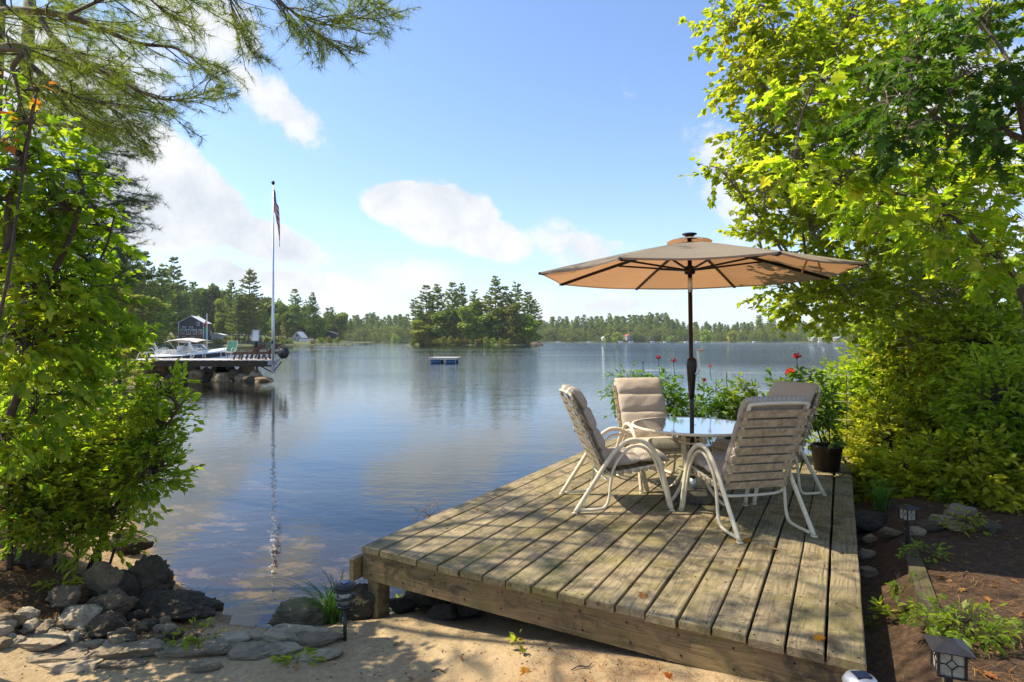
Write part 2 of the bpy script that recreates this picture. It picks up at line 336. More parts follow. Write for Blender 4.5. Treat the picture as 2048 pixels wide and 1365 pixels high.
M['green_web'] = pmat('green webbing', (.02, .22, .13), .6)
M['blue_plastic'] = pmat('blue barrel plastic', (.012, .07, .18), .4)
M['black'] = pmat('black plastic', (.014, .014, .015), .45, 0, 30, .3)
M['black_metal'] = pmat('black metal', (.012, .011, .011), .35, .3)
M['bronze'] = pmat('dark bronze tube', (.022, .014, .01), .35, .4)
M['concrete'] = pmat('dark mossy concrete', (.1, .085, .06), .9, 0, 12, .5, .8, 60)
M['alu'] = pmat('brushed aluminium', (.62, .64, .66), .35, .6, 3, .1)
M['grey_metal'] = pmat('grey painted metal', (.3, .34, .4), .5)
M['darkblue_wall'] = pmat('dark blue clapboard', (.035, .04, .052), .7, 0, 2, .15)
M['roof_pale'] = pmat('pale roof', (.55, .58, .62), .6)
M['roof_red'] = pmat('red roof', (.5, .12, .07), .7)
M['house_white'] = pmat('white house wall', (.4, .4, .36), .7)
M['window'] = pmat('dark window glass', (.05, .07, .09), .1)
M['brown_rail'] = pmat('brown deck rail', (.28, .15, .08), .7)
M['pot'] = pmat('black plant pot', (.012, .012, .012), .35, 0, 8, .5)
M['silver'] = pmat('silver lamp cap', (.4, .42, .45), .3, .7)
M['solar'] = pmat('solar cell', (.01, .015, .04), .1)
M['wire'] = pmat('grey fence wire', (.3, .32, .32), .5, .6)
M['glass_pane'] = pmat('seeded lamp glass', (.3, .3, .23), .25, 0, 25, .35)
def glassmat():
    m = bpy.data.materials.new('clear glass'); m.use_nodes = True; T = NT(m.node_tree)
    fr = T.n('ShaderNodeFresnel'); fr.inputs[0].default_value = 1.5
    t = T.n('ShaderNodeBsdfTransparent'); t.inputs[0].default_value = (.86, .92, .9, 1); g = T.n('ShaderNodeBsdfGlossy'); g.inputs['Roughness'].default_value = .06
    df = T.n('ShaderNodeBsdfDiffuse'); df.inputs[0].default_value = (.7, .74, .74, 1)
    mm = T.n('ShaderNodeMixShader'); mm.inputs[0].default_value = .22; T.l(t.outputs[0], mm.inputs[1]); T.l(df.outputs[0], mm.inputs[2])
    x = T.n('ShaderNodeMixShader'); T.l(T.m('ADD', fr.outputs[0], .04), x.inputs[0]); T.l(mm.outputs[0], x.inputs[1]); T.l(g.outputs[0], x.inputs[2])
    o = T.n('ShaderNodeOutputMaterial'); T.l(x.outputs[0], o.inputs[0]); return m
M['glass'] = glassmat()
def fabric():
    m = bpy.data.materials.new('chevron cushion fabric'); m.use_nodes = True; T = NT(m.node_tree)
    uv = T.n('ShaderNodeTexCoord').outputs['UV']; x, y, z = T.xyz(uv)
    zig = T.m('ABSOLUTE', T.m('SUBTRACT', T.m('FRACT', T.m('MULTIPLY', x, 13.0)), .5))
    s = T.m('FRACT', T.m('MULTIPLY', T.m('ADD', y, T.m('MULTIPLY', zig, .075)), 26.0))
    line = T.m('SUBTRACT', 1.0, T.sm(T.m('ABSOLUTE', T.m('SUBTRACT', s, .5)), .05, .3))
    wv = T.noise(uv, 9, 6, .6)
    c = T.mix(T.m('MULTIPLY', line, .75), (.47, .42, .34), (.25, .2, .145))
    c = T.mix(T.m('MULTIPLY', T.sm(wv, .5, .7), .25), c, (.24, .21, .14))
    b = T.n('ShaderNodeBsdfPrincipled'); b.inputs['Roughness'].default_value = .9; b.inputs['Specular IOR Level'].default_value = .15; T.l(c, b.inputs['Base Color'])
    T.l(T.bump(T.m('SUBTRACT', T.m('MULTIPLY', T.noise(uv, 7, 5), 2.5), T.m('MULTIPLY', line, .25)), .6, 0.008), b.inputs['Normal'])
    o = T.n('ShaderNodeOutputMaterial'); T.l(b.outputs[0], o.inputs[0]); return m
M['fabric'] = fabric()
def canopymat():
    m = bpy.data.materials.new('tan umbrella cloth'); m.use_nodes = True; T = NT(m.node_tree)
    t = T.n('ShaderNodeTexCoord').outputs['Object']; n = T.noise(T.map(t, (1, 1, 3)), 2.2, 5, .6, .8)
    d = T.n('ShaderNodeBsdfDiffuse'); tr = T.n('ShaderNodeBsdfTranslucent')
    T.l(T.mix(n, (.24, .22, .18), (.34, .31, .255)), d.inputs[0]); T.l(T.mix(n, (.4, .2, .085), (.5, .27, .13)), tr.inputs[0])
    bm = T.bump(T.noise(T.map(t, (1, 1, 2)), 5, 4, .5, 1.0), .5, 0.02); T.l(bm, d.inputs['Normal'])
    mm = T.n('ShaderNodeMixShader'); mm.inputs[0].default_value = .42; T.l(d.outputs[0], mm.inputs[1]); T.l(tr.outputs[0], mm.inputs[2])
    o = T.n('ShaderNodeOutputMaterial'); T.l(mm.outputs[0], o.inputs[0]); return m
M['canopy'] = canopymat()
def flagmat():
    m = bpy.data.materials.new('striped flag cloth'); m.use_nodes = True; T = NT(m.node_tree)
    x, y, z = T.xyz(T.n('ShaderNodeTexCoord').outputs['UV'])
    st = T.m('GREATER_THAN', T.m('FRACT', T.m('MULTIPLY', y, 6.5)), .5)
    c = T.mix(st, (.4, .02, .03), (.6, .6, .6))
    can = T.m('MULTIPLY', T.m('LESS_THAN', x, .4), T.m('GREATER_THAN', y, 6 / 13))
    sx = T.m('SUBTRACT', T.m('FRACT', T.m('MULTIPLY', x, 15.0)), .5); sy = T.m('SUBTRACT', T.m('FRACT', T.m('MULTIPLY', y, 16.7)), .5)
    star = T.m('LESS_THAN', T.m('ADD', T.m('MULTIPLY', sx, sx), T.m('MULTIPLY', sy, sy)), .07)
    c = T.mix(can, c, T.mix(star, (.02, .03, .16), (.6, .6, .6)))
    d = T.n('ShaderNodeBsdfDiffuse'); tr = T.n('ShaderNodeBsdfTranslucent'); T.l(c, d.inputs[0]); T.l(c, tr.inputs[0])
    mm = T.n('ShaderNodeMixShader'); mm.inputs[0].default_value = .3; T.l(d.outputs[0], mm.inputs[1]); T.l(tr.outputs[0], mm.inputs[2])
    o = T.n('ShaderNodeOutputMaterial'); T.l(mm.outputs[0], o.inputs[0]); return m
M['flag'] = flagmat()
# ------------------------------------------------------------------ terrain and water
FL = np.array([-1.144, 4.39]); FR = np.array([1.70, 2.79])
UN = nrm(FR - FL); DW = float(np.linalg.norm(FR - FL)); UU = np.array([-UN[1], UN[0]]); DL = 5.6    # deck: UN along the front edge, UU away from it
DANG = math.atan2(UN[1], UN[0])
def dk(a, b, z=0.0):
    p = FL + UN * a + UU * b; return V3(p[0], p[1], DZ + z)
SHORE = np.array([(-300, -200), (-300, 150), (-90, 125), (-45, 62), (-24, 34.5), (-20.5, 32), (-17, 25), (-12, 16.5), (-8, 11), (-5.5, 8.2), (-3.95, 6.3), (-3.0, 5.25), (-2.45, 4.85), (-2.15, 4.5), (-1.75, 4.42),
                  (-1.35, 4.55), (-.8, 4.75), (.2, 5.15), (1.6, 6.0), (3.0, 7.1), (4.6, 8.4), (6.5, 10.2), (10, 15), (20, 30), (60, 90), (300, 300), (300, -200)], float)
def sdf(poly, X, Y):
    X = np.asarray(X, float); Y = np.asarray(Y, float); d = np.full(X.shape, 1e18); s = np.ones(X.shape, bool); n = len(poly)
    for i in range(n):
        ax, ay = poly[i]; bx, by = poly[(i + 1) % n]; ex, ey = bx - ax, by - ay
        t = np.clip(((X - ax) * ex + (Y - ay) * ey) / (ex * ex + ey * ey), 0, 1)
        d = np.minimum(d, (X - ax - ex * t) ** 2 + (Y - ay - ey * t) ** 2)
        c = ((ay > Y) != (by > Y)) & (X < ex * (Y - ay) / (ey if ey else 1e-12) + ax); s ^= c
    return np.where(~s, 1, -1) * np.sqrt(d)      # positive on land
def smst(x, a, b): t = np.clip((x - a) / (b - a), 0, 1); return t * t * (3 - 2 * t)
_ph = rs.rand(40, 4)
def lump(X, Y, k, n=10):
    o = 0
    for i in range(n):
        a = _ph[i, 0] * 6.28; q = k * (0.6 + 1.2 * _ph[i, 1]); o = o + np.sin((X * math.cos(a) + Y * math.sin(a)) * q + _ph[i, 2] * 6.28)
    return o / n
def gz(X, Y):
    X = np.asarray(X, float); Y = np.asarray(Y, float)
    d = sdf(SHORE, X, Y); a = (X - FL[0]) * UN[0] + (Y - FL[1]) * UN[1]; b = (X - FL[0]) * UU[0] + (Y - FL[1]) * UU[1]
    zl = .2 + .24 * smst(a, .2, 3.0) + .13 * smst(a, 3.28, 3.6) - .05 * smst(a, 3.2, 3.3) * smst(a, 3.62, 3.5) + .12 * smst(b, -.6, -1.8) * smst(a, -1, 1)
    zl = zl + .42 * smst(X, -2.7, -4.4) + .5 * smst(X, -6, -14) + .8 * smst(X, 7, 14)
    zl = zl - .12 * smst(b, -.05, .5) * smst(a, 3.3, 2.9) * smst(a, -.2, .1)
    z_in = np.minimum(zl, .02 + d * .36); z_in = z_in + np.clip(d, 0, .3) / .3 * (.022 * lump(X, Y, 3.5) + .012 * lump(X, Y, 11))
    z_out = np.maximum(-.02 + d * .13, -3.2)
    return np.where(d > 0, z_in, z_out)
def axis_pts(lo, hi, c, fine, n):
    t = np.linspace(math.asinh((lo - c) / fine), math.asinh((hi - c) / fine), n); return c + fine * np.sinh(t)
gx = axis_pts(-3000, 3000, 0.4, 2.6, 420); gy = axis_pts(-60, 4200, 3.9, 1.6, 360)
GX, GY = np.meshgrid(gx, gy); GZ = gz(GX, GY)
def groundmat():
    m = bpy.data.materials.new('sandy ground'); m.use_nodes = True; T = NT(m.node_tree)
    p = T.n('ShaderNodeNewGeometry').outputs['Position']; x, y, z = T.xyz(p)
    ax = T.m('ADD', T.m('MULTIPLY', x, float(UN[0])), T.m('ADD', T.m('MULTIPLY', y, float(UN[1])), -float(FL @ UN)))
    bx = T.m('ADD', T.m('MULTIPLY', x, float(UU[0])), T.m('ADD', T.m('MULTIPLY', y, float(UU[1])), -float(FL @ UU)))
    n1 = T.noise(p, 2.2, 5, .6); n2 = T.noise(p, 22, 6, .7); n3 = T.noise(p, 260, 3, .7)
    sand = T.ramp(T.m('ADD', T.m('MULTIPLY', n2, .5), T.m('MULTIPLY', n3, .5)), [(.32, (.23, .165, .085)), (.5, (.41, .31, .17)), (.7, (.55, .43, .26))])
    sand = T.mix(T.m('MULTIPLY', T.sm(n1, .5, .68), .55), sand, (.24, .15, .075))
    peb = T.vor(p, 70.0); sand = T.mix(T.m('MULTIPLY', T.m('SUBTRACT', 1.0, T.sm(peb, .1, .22)), .55), sand, (.17, .13, .09))
    litter = T.ramp(T.noise(p, 90, 6, .75), [(.35, (.14, .055, .02)), (.6, (.36, .17, .07)), (.75, (.5, .3, .14))])
    lf = T.m('MULTIPLY', T.sm(T.m('ADD', ax, T.m('MULTIPLY', n1, 2.0)), 1.6, 3.0), T.sm(T.m('ADD', bx, T.m('MULTIPLY', n2, 1.2)), .9, -.1)); lf = T.m('MULTIPLY', lf, T.sm(n2, .42, .6))
    sand = T.mix(lf, sand, litter)
    mulch = T.ramp(T.m('ADD', T.m('MULTIPLY', n2, .5), T.m('MULTIPLY', n3, .5)), [(.35, (.024, .016, .01)), (.55, (.09, .056, .034)), (.75, (.28, .19, .1))])
    mr = T.m('MAXIMUM', T.sm(T.m('ADD', ax, T.m('MULTIPLY', n2, .3)), 3.35, 3.6), T.m('MULTIPLY', T.sm(ax, 3.1, 3.2), T.sm(bx, -.3, .2)))
    c = T.mix(mr, sand, mulch)
    ml = T.m('MULTIPLY', T.sm(T.m('SUBTRACT', T.m('ADD', x, T.m('MULTIPLY', n1, .9)), T.m('MULTIPLY', T.m('SUBTRACT', 3.9, y), 1.2)), -1.5, -2.1), T.sm(y, 3.75, 4.05))
    c = T.mix(ml, c, T.mix(T.sm(n1, .45, .6), mulch, (.13, .06, .03)))
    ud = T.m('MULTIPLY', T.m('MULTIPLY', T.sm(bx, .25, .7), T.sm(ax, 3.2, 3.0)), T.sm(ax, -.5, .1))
    c = T.mix(ud, c, (.045, .032, .02))  # ground darkened under the deck, its shade painted into the colour
    bed = T.mix(T.sm(T.m('ADD', n1, T.m('MULTIPLY', n2, .25)), .66, .76), (.05, .042, .026), (.21, .165, .1))
    bed = T.mix(T.sm(z, -.12, -.5), bed, (.018, .02, .014))  # deeper bed darker: muck, plus the water's absorption painted into the colour
    c = T.mix(T.sm(z, .015, -.03), c, bed)
    c = T.mix(T.m('MULTIPLY', T.m('MULTIPLY', T.sm(z, .07, .02), T.sm(z, -.04, 0)), .45), c, (.1, .07, .04))
    b = T.n('ShaderNodeBsdfPrincipled'); b.inputs['Roughness'].default_value = .95; b.inputs['Specular IOR Level'].default_value = .15; T.l(c, b.inputs['Base Color'])
    h = T.m('ADD', T.m('MULTIPLY', n2, 1.6), T.m('ADD', T.m('MULTIPLY', n3, .45), T.m('MULTIPLY', T.noise(p, 9, 4), 2.4)))
    T.l(T.bump(h, .8, 0.014), b.inputs['Normal'])
    o = T.n('ShaderNodeOutputMaterial'); T.l(b.outputs[0], o.inputs[0]); return m
M['ground'] = groundmat()
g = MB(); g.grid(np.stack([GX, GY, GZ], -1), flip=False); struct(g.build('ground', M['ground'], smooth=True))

def watermat():
    m = bpy.data.materials.new('lake water'); m.use_nodes = True; T = NT(m.node_tree)
    p = T.n('ShaderNodeNewGeometry').outputs['Position']; x, y, z = T.xyz(p)
    patch = T.noise(T.map(p, (.012, .05, 1)), 1.0, 3, .5)
    far = T.sm(T.m('ADD', y, T.m('MULTIPLY', T.m('MAXIMUM', x, -30.0), 0.5)), 7.0, 60.0); wn = T.m('MULTIPLY', T.m('SUBTRACT', T.noise(T.map(p, (.004, .012, 1)), 1.0, 3, .5), .5), 60.0); lane = T.m('MULTIPLY', T.sm(T.m('ADD', x, wn), 0.0, 34.0), T.sm(y, 12.0, 60.0)); farr = T.m('MULTIPLY', lane, 1.0)
    amp = T.m('ADD', T.m('ADD', .0035, T.m('MULTIPLY', farr, .11)), T.m('MULTIPLY', far, T.m('ADD', .013, T.m('MULTIPLY', T.sm(patch, .42, .7), .028))))
    r1 = T.noise(T.map(p, (1.0, 1.9, 1), rot=(0, 0, .15)), 3.2, 2, .5, .3)
    r2 = T.noise(T.map(p, (1, 1.6, 1), rot=(0, 0, -.35)), 9.5, 2, .5, .2)
    r3 = T.noise(T.map(p, (.5, 1.2, 1), rot=(0, 0, .1)), .9, 2, .5)
    h = T.m('ADD', T.m('ADD', T.m('MULTIPLY', r1, 1.0), T.m('MULTIPLY', r2, .3)), T.m('MULTIPLY', r3, 1.6))
    bm = T.bump(h, 1.0, amp)
    fr = T.n('ShaderNodeFresnel'); fr.inputs[0].default_value = 1.45; T.l(bm, fr.inputs['Normal'])
    tr = T.n('ShaderNodeBsdfTransparent'); tr.inputs[0].default_value = (.74, .68, .5, 1)
    gl = T.n('ShaderNodeBsdfGlossy'); gl.inputs['Roughness'].default_value = .015; T.l(bm, gl.inputs['Normal']); gl.inputs[0].default_value = (.9, .96, 1, 1)
    mm = T.n('ShaderNodeMixShader'); T.l(fr.outputs[0], mm.inputs[0]); T.l(tr.outputs[0], mm.inputs[1]); T.l(gl.outputs[0], mm.inputs[2])
    o = T.n('ShaderNodeOutputMaterial'); T.l(mm.outputs[0], o.inputs[0]); return m
M['water'] = watermat()
g = MB(); g.add([(-3000, -55, 0), (3000, -55, 0), (3000, 4100, 0), (-3000, 4100, 0)], [(0, 1, 2, 3)]); struct(g.build('lake_water', M['water']))
M['bank'] = pmat('wooded bank soil', (.075, .09, .03), .95, 0, .2, .4)
M['lawn'] = pmat('shore lawn', (.16, .2, .05), .95, 0, .3, .3)
def land(name, poly, top, slope, nx=60, mat='bank', amp=.4):
    poly = np.array(poly, float); lo = poly.min(0) - 6; hi = poly.max(0) + 6
    X, Y = np.meshgrid(np.linspace(lo[0], hi[0], nx), np.linspace(lo[1], hi[1], nx)); d = sdf(poly, X, Y)
    Z = np.where(d > 0, top * (1 - np.exp(-d * slope / top)) + .12, -1.5 + np.maximum(d, -1) * 0.2)
    Z = Z + np.clip(d, 0, 8) / 8 * amp * lump(X, Y, .15)
    g = MB(); g.grid(np.stack([X, Y, Z], -1)); return struct(g.build(name, M[mat], smooth=True)), poly
def lz(poly, top, slope, x, y): d = max(0.0, float(sdf(poly, np.array([x]), np.array([y]))[0])); return top * (1 - math.exp(-d * slope / top))
_, POLY_ISL = land('island_ground', [(-50, 272), (-30, 264), (-5, 262), (8, 264), (14, 272), (8, 288), (-20, 296), (-46, 288)], 2.5, .25)
POLY_LEFT = [(-330, 130), (-200, 130), (-130, 165), (-115, 200), (-128, 232), (-118, 238), (-104, 244), (-99, 268), (-92, 274), (-82, 279), (-80, 290), (-92, 330), (-105, 420), (-140, 500), (-330, 500)]
_, POLY_LEFT = land('left_shore', POLY_LEFT, 9, .12, 110, 'bank')
POLY_FAR = [(-1400, 650), (-600, 590), (-250, 600), (-120, 560), (-60, 640), (0, 655), (120, 650), (260, 655), (420, 640), (560, 650), (800, 620), (1500, 700), (1500, 1500), (-1400, 1500)]
_, POLY_FAR = land('far_shore', POLY_FAR, 12, .06, 160)

# ------------------------------------------------------------------ trees at a distance
def clump_faces(C_, size, rsd, flat=.45, updown=.6, out=None):
    """two crossing leaf-spray triangles/quads per centre: C_ (n,3)"""
    n = len(C_); d = nrm(rsd.randn(n, 3) * [1, 1, flat]); q = nrm(rsd.randn(n, 3) * [1, 1, 1] + [0, 0, updown]) if out is None else nrm(rsd.randn(n, 3) * .45 + out + [0, 0, updown]); x = nrm(np.cross(d, q))
    s = size * (.6 + .8 * rsd.rand(n, 1))
    V = np.stack([C_ - d * s, C_ + x * s * .55 - d * s * .1, C_ + d * s, C_ - x * s * .5 + d * s * .15], 1).reshape(-1, 3)
    return V, np.arange(4 * n).reshape(n, 4)
def pine_mesh(seed, H=30, wid=6.5, base=.25, n_whorl=22, cl=46, csz=.55, gappy=.3, mat='pine_far'):
    r_ = np.random.RandomState(seed); crown = MB(); tr = MB()
    tr.tube([(0, 0, -1), (r_.randn() * .15, 0, H * .5), (0, 0, H)], [H * .013, H * .009, .04], 6, smooth=3)
    for i in range(n_whorl):
        t = (i + r_.rand() * .7) / n_whorl; z = H * (base + (1 - base) * t)
        prof = (1 - t) ** .62 * (0.62 + .38 * min(1, (t + .1) / .3)); nb = 4 + int(r_.rand() * 3)
        if r_.rand() < gappy * .25: continue
        a0 = r_.rand() * 6.28
        for k in range(nb):
            if r_.rand() < gappy * .5: continue
            a = a0 + 6.28 * k / nb + r_.randn() * .3; L = wid * prof * (.55 + .65 * r_.rand()) + .5
            rise = .12 + .5 * t; e = V3(math.cos(a), math.sin(a), rise * .5)
            tip = V3(0, 0, z) + e * L; tr.tube([(0, 0, z), V3(0, 0, z) + e * L * .5 - V3(0, 0, .04 * L), tip + V3(0, 0, .12 * L)], [.09, .05, .02], 3)
            m = max(6, int(cl * L / wid)); u = .25 + .8 * r_.rand(m) ** .7
            side = V3(-math.sin(a), math.cos(a), 0); c = V3(0, 0, z) + e * (L * u)[:, None] + side * (r_.randn(m) * .17 * L * (1.15 - .6 * u))[:, None]
            c[:, 2] += .12 * L * u ** 2 + r_.randn(m) * .16
            V, Fc = clump_faces(c, csz, r_, .35, .35, nrm(c * [1, 1, 0]) * .8); crown.add(V, Fc)
    return tr.mesh('trunk', M['bark']), crown.mesh('crown', M[mat])
def broad_mesh(seed, H=16, wid=6, base=.12, n=3200, csz=.5, mat='leaf_far', lob=14):
    r_ = np.random.RandomState(seed); tr = MB(); tr.tube([(0, 0, -1), (.2, 0, H * .4), (0, .1, H * .75)], [H * .016, H * .012, .06], 6, smooth=2)
    cs = []; dds = []
    for i in range(lob):
        a = r_.rand() * 6.28; t = r_.rand(); rr = wid * .62 * math.sqrt(r_.rand()) * (1 - .5 * abs(t - .35)); z = H * (base + .12 + (1 - base - .2) * t)
        rr *= (1 - t * .55); c0 = V3(math.cos(a) * rr, math.sin(a) * rr, z); R0 = wid * (.26 + .2 * r_.rand()) * (1.1 - .4 * t)
        tr.tube([(0, 0, z * .55), c0 * [.5, .5, .85], c0], [.12, .07, .02], 3)
        m = n // lob; d = nrm(r_.randn(m, 3)); dds.append(d); rad = R0 * (.55 + .5 * r_.rand(m, 1) ** .5) * (1 + .18 * np.sin(d[:, :1] * 7 + i) * np.cos(d[:, 2:] * 6)); cs.append(c0 + d * rad * [1, 1, .8])
    V, Fc = clump_faces(np.concatenate(cs), csz, r_, .6, .15, np.concatenate(dds)); c = MB(); c.add(V, Fc)
    return tr.mesh('trunk', M['bark']), c.mesh('crown', M[mat])
def put_tree(name, meshes, loc, sc, rz, label, cat, group):
    t = thing(name, label, cat, loc, rz, group); t.scale = (sc[0], sc[0], sc[1]); t.rotation_euler = (rnd.uniform(-.035, .035), rnd.uniform(-.04, .04), rz)
    for nm, me in zip(('trunk', 'crown'), meshes): o = bpy.data.objects.new(nm, me); COL.objects.link(o); o.parent = t
    return t
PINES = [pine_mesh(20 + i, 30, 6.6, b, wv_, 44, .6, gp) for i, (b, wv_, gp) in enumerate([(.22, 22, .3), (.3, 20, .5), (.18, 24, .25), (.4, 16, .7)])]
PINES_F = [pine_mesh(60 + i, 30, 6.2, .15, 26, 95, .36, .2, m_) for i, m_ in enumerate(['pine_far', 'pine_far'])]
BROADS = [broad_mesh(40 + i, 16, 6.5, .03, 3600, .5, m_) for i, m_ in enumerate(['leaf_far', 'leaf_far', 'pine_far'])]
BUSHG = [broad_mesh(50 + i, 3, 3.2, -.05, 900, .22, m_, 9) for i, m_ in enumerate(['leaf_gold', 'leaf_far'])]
# island: tall pines by their tops, broadleaves under them, a low shrub fringe
ISL = [(832, 596, 1, .8), (853, 570, 0, 1.05), (878, 570, 2, 1), (904, 565, 0, .95), (919, 568, 2, .9), (948, 579, 1, .8), (975, 590, 3, .8), (992, 554, 2, 1.05), (1014, 572, 0, .9), (1029, 565, 1, 1.05), (1055, 580, 3, .8), (1071, 599, 3, .7)]
for i, (px, py, k, wd) in enumerate(ISL):
    Y = 272 + (i * 7 % 16); X = (px - 1024) / F * Y; z0 = lz(POLY_ISL, 2.5, .25, X, Y); H = CZ - (py - HY) / F * Y - z0
    put_tree('pine_tree', PINES[k], (X, Y, z0), (wd * 1.0, H / 30), rnd.random() * 6, 'tall island pine, %s from the left on its skyline' % ORD[i], 'tree', 'tall pines on the island')
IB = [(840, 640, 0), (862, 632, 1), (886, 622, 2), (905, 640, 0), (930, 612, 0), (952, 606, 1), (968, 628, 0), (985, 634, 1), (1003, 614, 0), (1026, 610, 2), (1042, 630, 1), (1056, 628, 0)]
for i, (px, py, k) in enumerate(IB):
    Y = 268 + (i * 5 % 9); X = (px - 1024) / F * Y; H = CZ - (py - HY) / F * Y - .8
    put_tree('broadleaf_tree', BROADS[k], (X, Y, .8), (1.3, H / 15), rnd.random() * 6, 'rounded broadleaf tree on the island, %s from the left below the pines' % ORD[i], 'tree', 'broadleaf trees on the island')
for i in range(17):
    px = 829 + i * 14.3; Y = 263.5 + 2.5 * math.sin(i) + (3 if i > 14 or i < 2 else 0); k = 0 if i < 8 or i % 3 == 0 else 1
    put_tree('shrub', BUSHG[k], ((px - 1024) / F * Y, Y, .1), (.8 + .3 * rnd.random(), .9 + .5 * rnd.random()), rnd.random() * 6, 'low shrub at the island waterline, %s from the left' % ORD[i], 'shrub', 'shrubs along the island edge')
# wooded point on the left: px of trunk, py of top, distance, kind
LT = [('p', 215, 470, 165, 0, 1.0), ('p', 243, 500, 165, 1, .9), ('p', 263, 492, 172, 2, .9), ('p', 292, 502, 185, 0, .9), ('p', 320, 530, 175, 2, .95), ('p', 348, 513, 275, 0, 1.0), ('p', 384, 560, 285, 3, .9),
      ('b', 300, 592, 160, 0, 1.0), ('b', 285, 588, 150, 1, 1.1), ('b', 250, 600, 150, 0, 1.2), ('b', 372, 606, 300, 2, .8), ('b', 402, 575, 300, 1, 1.2), ('b', 425, 566, 300, 2, 1.0), ('b', 447, 592, 275, 0, .8), ('p', 466, 562, 262, 2, .9), ('F', 497, 540, 254, 0, 1.25),
      ('F', 478, 580, 250, 1, 1.3), ('b', 440, 620, 258, 0, .5), ('F', 522, 604, 262, 1, 1.0), ('b', 541, 600, 318, 2, 1.0), ('b', 562, 602, 300, 2, .9), ('p', 593, 578, 292, 0, 1.0), ('b', 575, 622, 292, 2, .7), ('F', 628, 585, 300, 1, 1.0), ('p', 612, 600, 310, 1, .9), ('b', 646, 634, 300, 0, .45), ('p', 666, 612, 312, 3, .8), ('p', 655, 620, 330, 2, .7)]
for i, (k, px, py, Y, v, wd) in enumerate(LT):
    X = (px - 1024) / F * Y; z0 = min(7, lz(POLY_LEFT, 9, .12, X, Y)); H = CZ - (py - HY) / F * Y - z0
    if k == 'b': put_tree('broadleaf_tree', BROADS[v], (X, Y, z0), (wd * 1.35, H / 16), i * 1.3, '%s broadleaf tree on the left point, %s tree from the left' % (['bright green', 'mid green', 'dark green'][v], ORD[i]), 'tree', 'broadleaf trees on the left point')
    else: put_tree('pine_tree', (PINES if k == 'p' else PINES_F)[v], (X, Y, z0), (wd * H / 34, H / 30), i * 2.1, '%s pine on the left point, %s tree from the left' % ('layered tall' if k == 'p' else 'dense dark', ORD[i]), 'tree', 'pines on the left point')
for i, (px, py, Y, k, s_) in enumerate([(552, 672, 268, 0, 1.0), (565, 678, 265, 1, .7), (640, 676, 285, 1, .8), (430, 676, 240, 1, 1.0), (455, 680, 243, 0, .8), (520, 680, 262, 1, 1.0), (535, 678, 266, 1, 1.0), (405, 682, 232, 1, .8), (372, 690, 232, 1, .5), (345, 680, 200, 0, 1.2), (575, 680, 270, 0, .6), (660, 680, 290, 1, .7)]):
    X = (px - 1024) / F * Y
    put_tree('shrub', BUSHG[k], (X, Y, lz(POLY_LEFT, 9, .12, X, Y)), (s_, s_ * .9), i, 'low shrub by the water of the left point, %s from the left' % ORD[sorted([552,565,640,430,455,520,535,405,372,345,575,660]).index(px)], 'shrub', 'shrubs on the left point')
BK = sorted([(k, 215 + k * 15.5 + 5 * math.sin(k * 2.3)) for k in range(32)])
for k, px in BK:
    Y = np.interp(px, [215, 300, 420, 480, 560, 700], [200, 235, 330, 300, 345, 380]) + 12 * math.sin(k * 1.9); X = (px - 1024) / F * Y; z0 = min(7, lz(POLY_LEFT, 9, .12, X, Y))
    py = np.interp(px, [215, 300, 420, 480, 560, 640, 700], [520, 560, 580, 585, 606, 622, 632]) + 9 * math.sin(k * 3.1); H = CZ - (py - HY) / F * Y - z0
    if k % 3 == 1: put_tree('pine_tree', PINES[k % 4], (X, Y, z0), (H / 28, H / 30), k * 2.1, 'back row pine of the left point wood, %s back tree from the left' % ORD[k], 'tree', 'back row of trees on the left point')
    else: put_tree('broadleaf_tree', BROADS[k % 3], (X, Y, z0), (1.5, H / 16), k * 2.1, 'back row broadleaf of the left point wood, %s back tree from the left' % ORD[k], 'tree', 'back row of trees on the left point')
for k in range(16):
    px = 440 + k * 15.5; Y = np.interp(px, [440, 530, 600, 690], [242, 264, 272, 292]); X = (px - 1024) / F * Y
    if 590 < px < 612: continue
    put_tree('shrub', BUSHG[k % 2], (X, Y, lz(POLY_LEFT, 9, .12, X, Y)), (.9, .8 + .3 * math.sin(k)), k, 'waterside shrub below the left point trees, %s along the bank' % ORD[k], 'shrub', 'waterside shrubs along the left point')
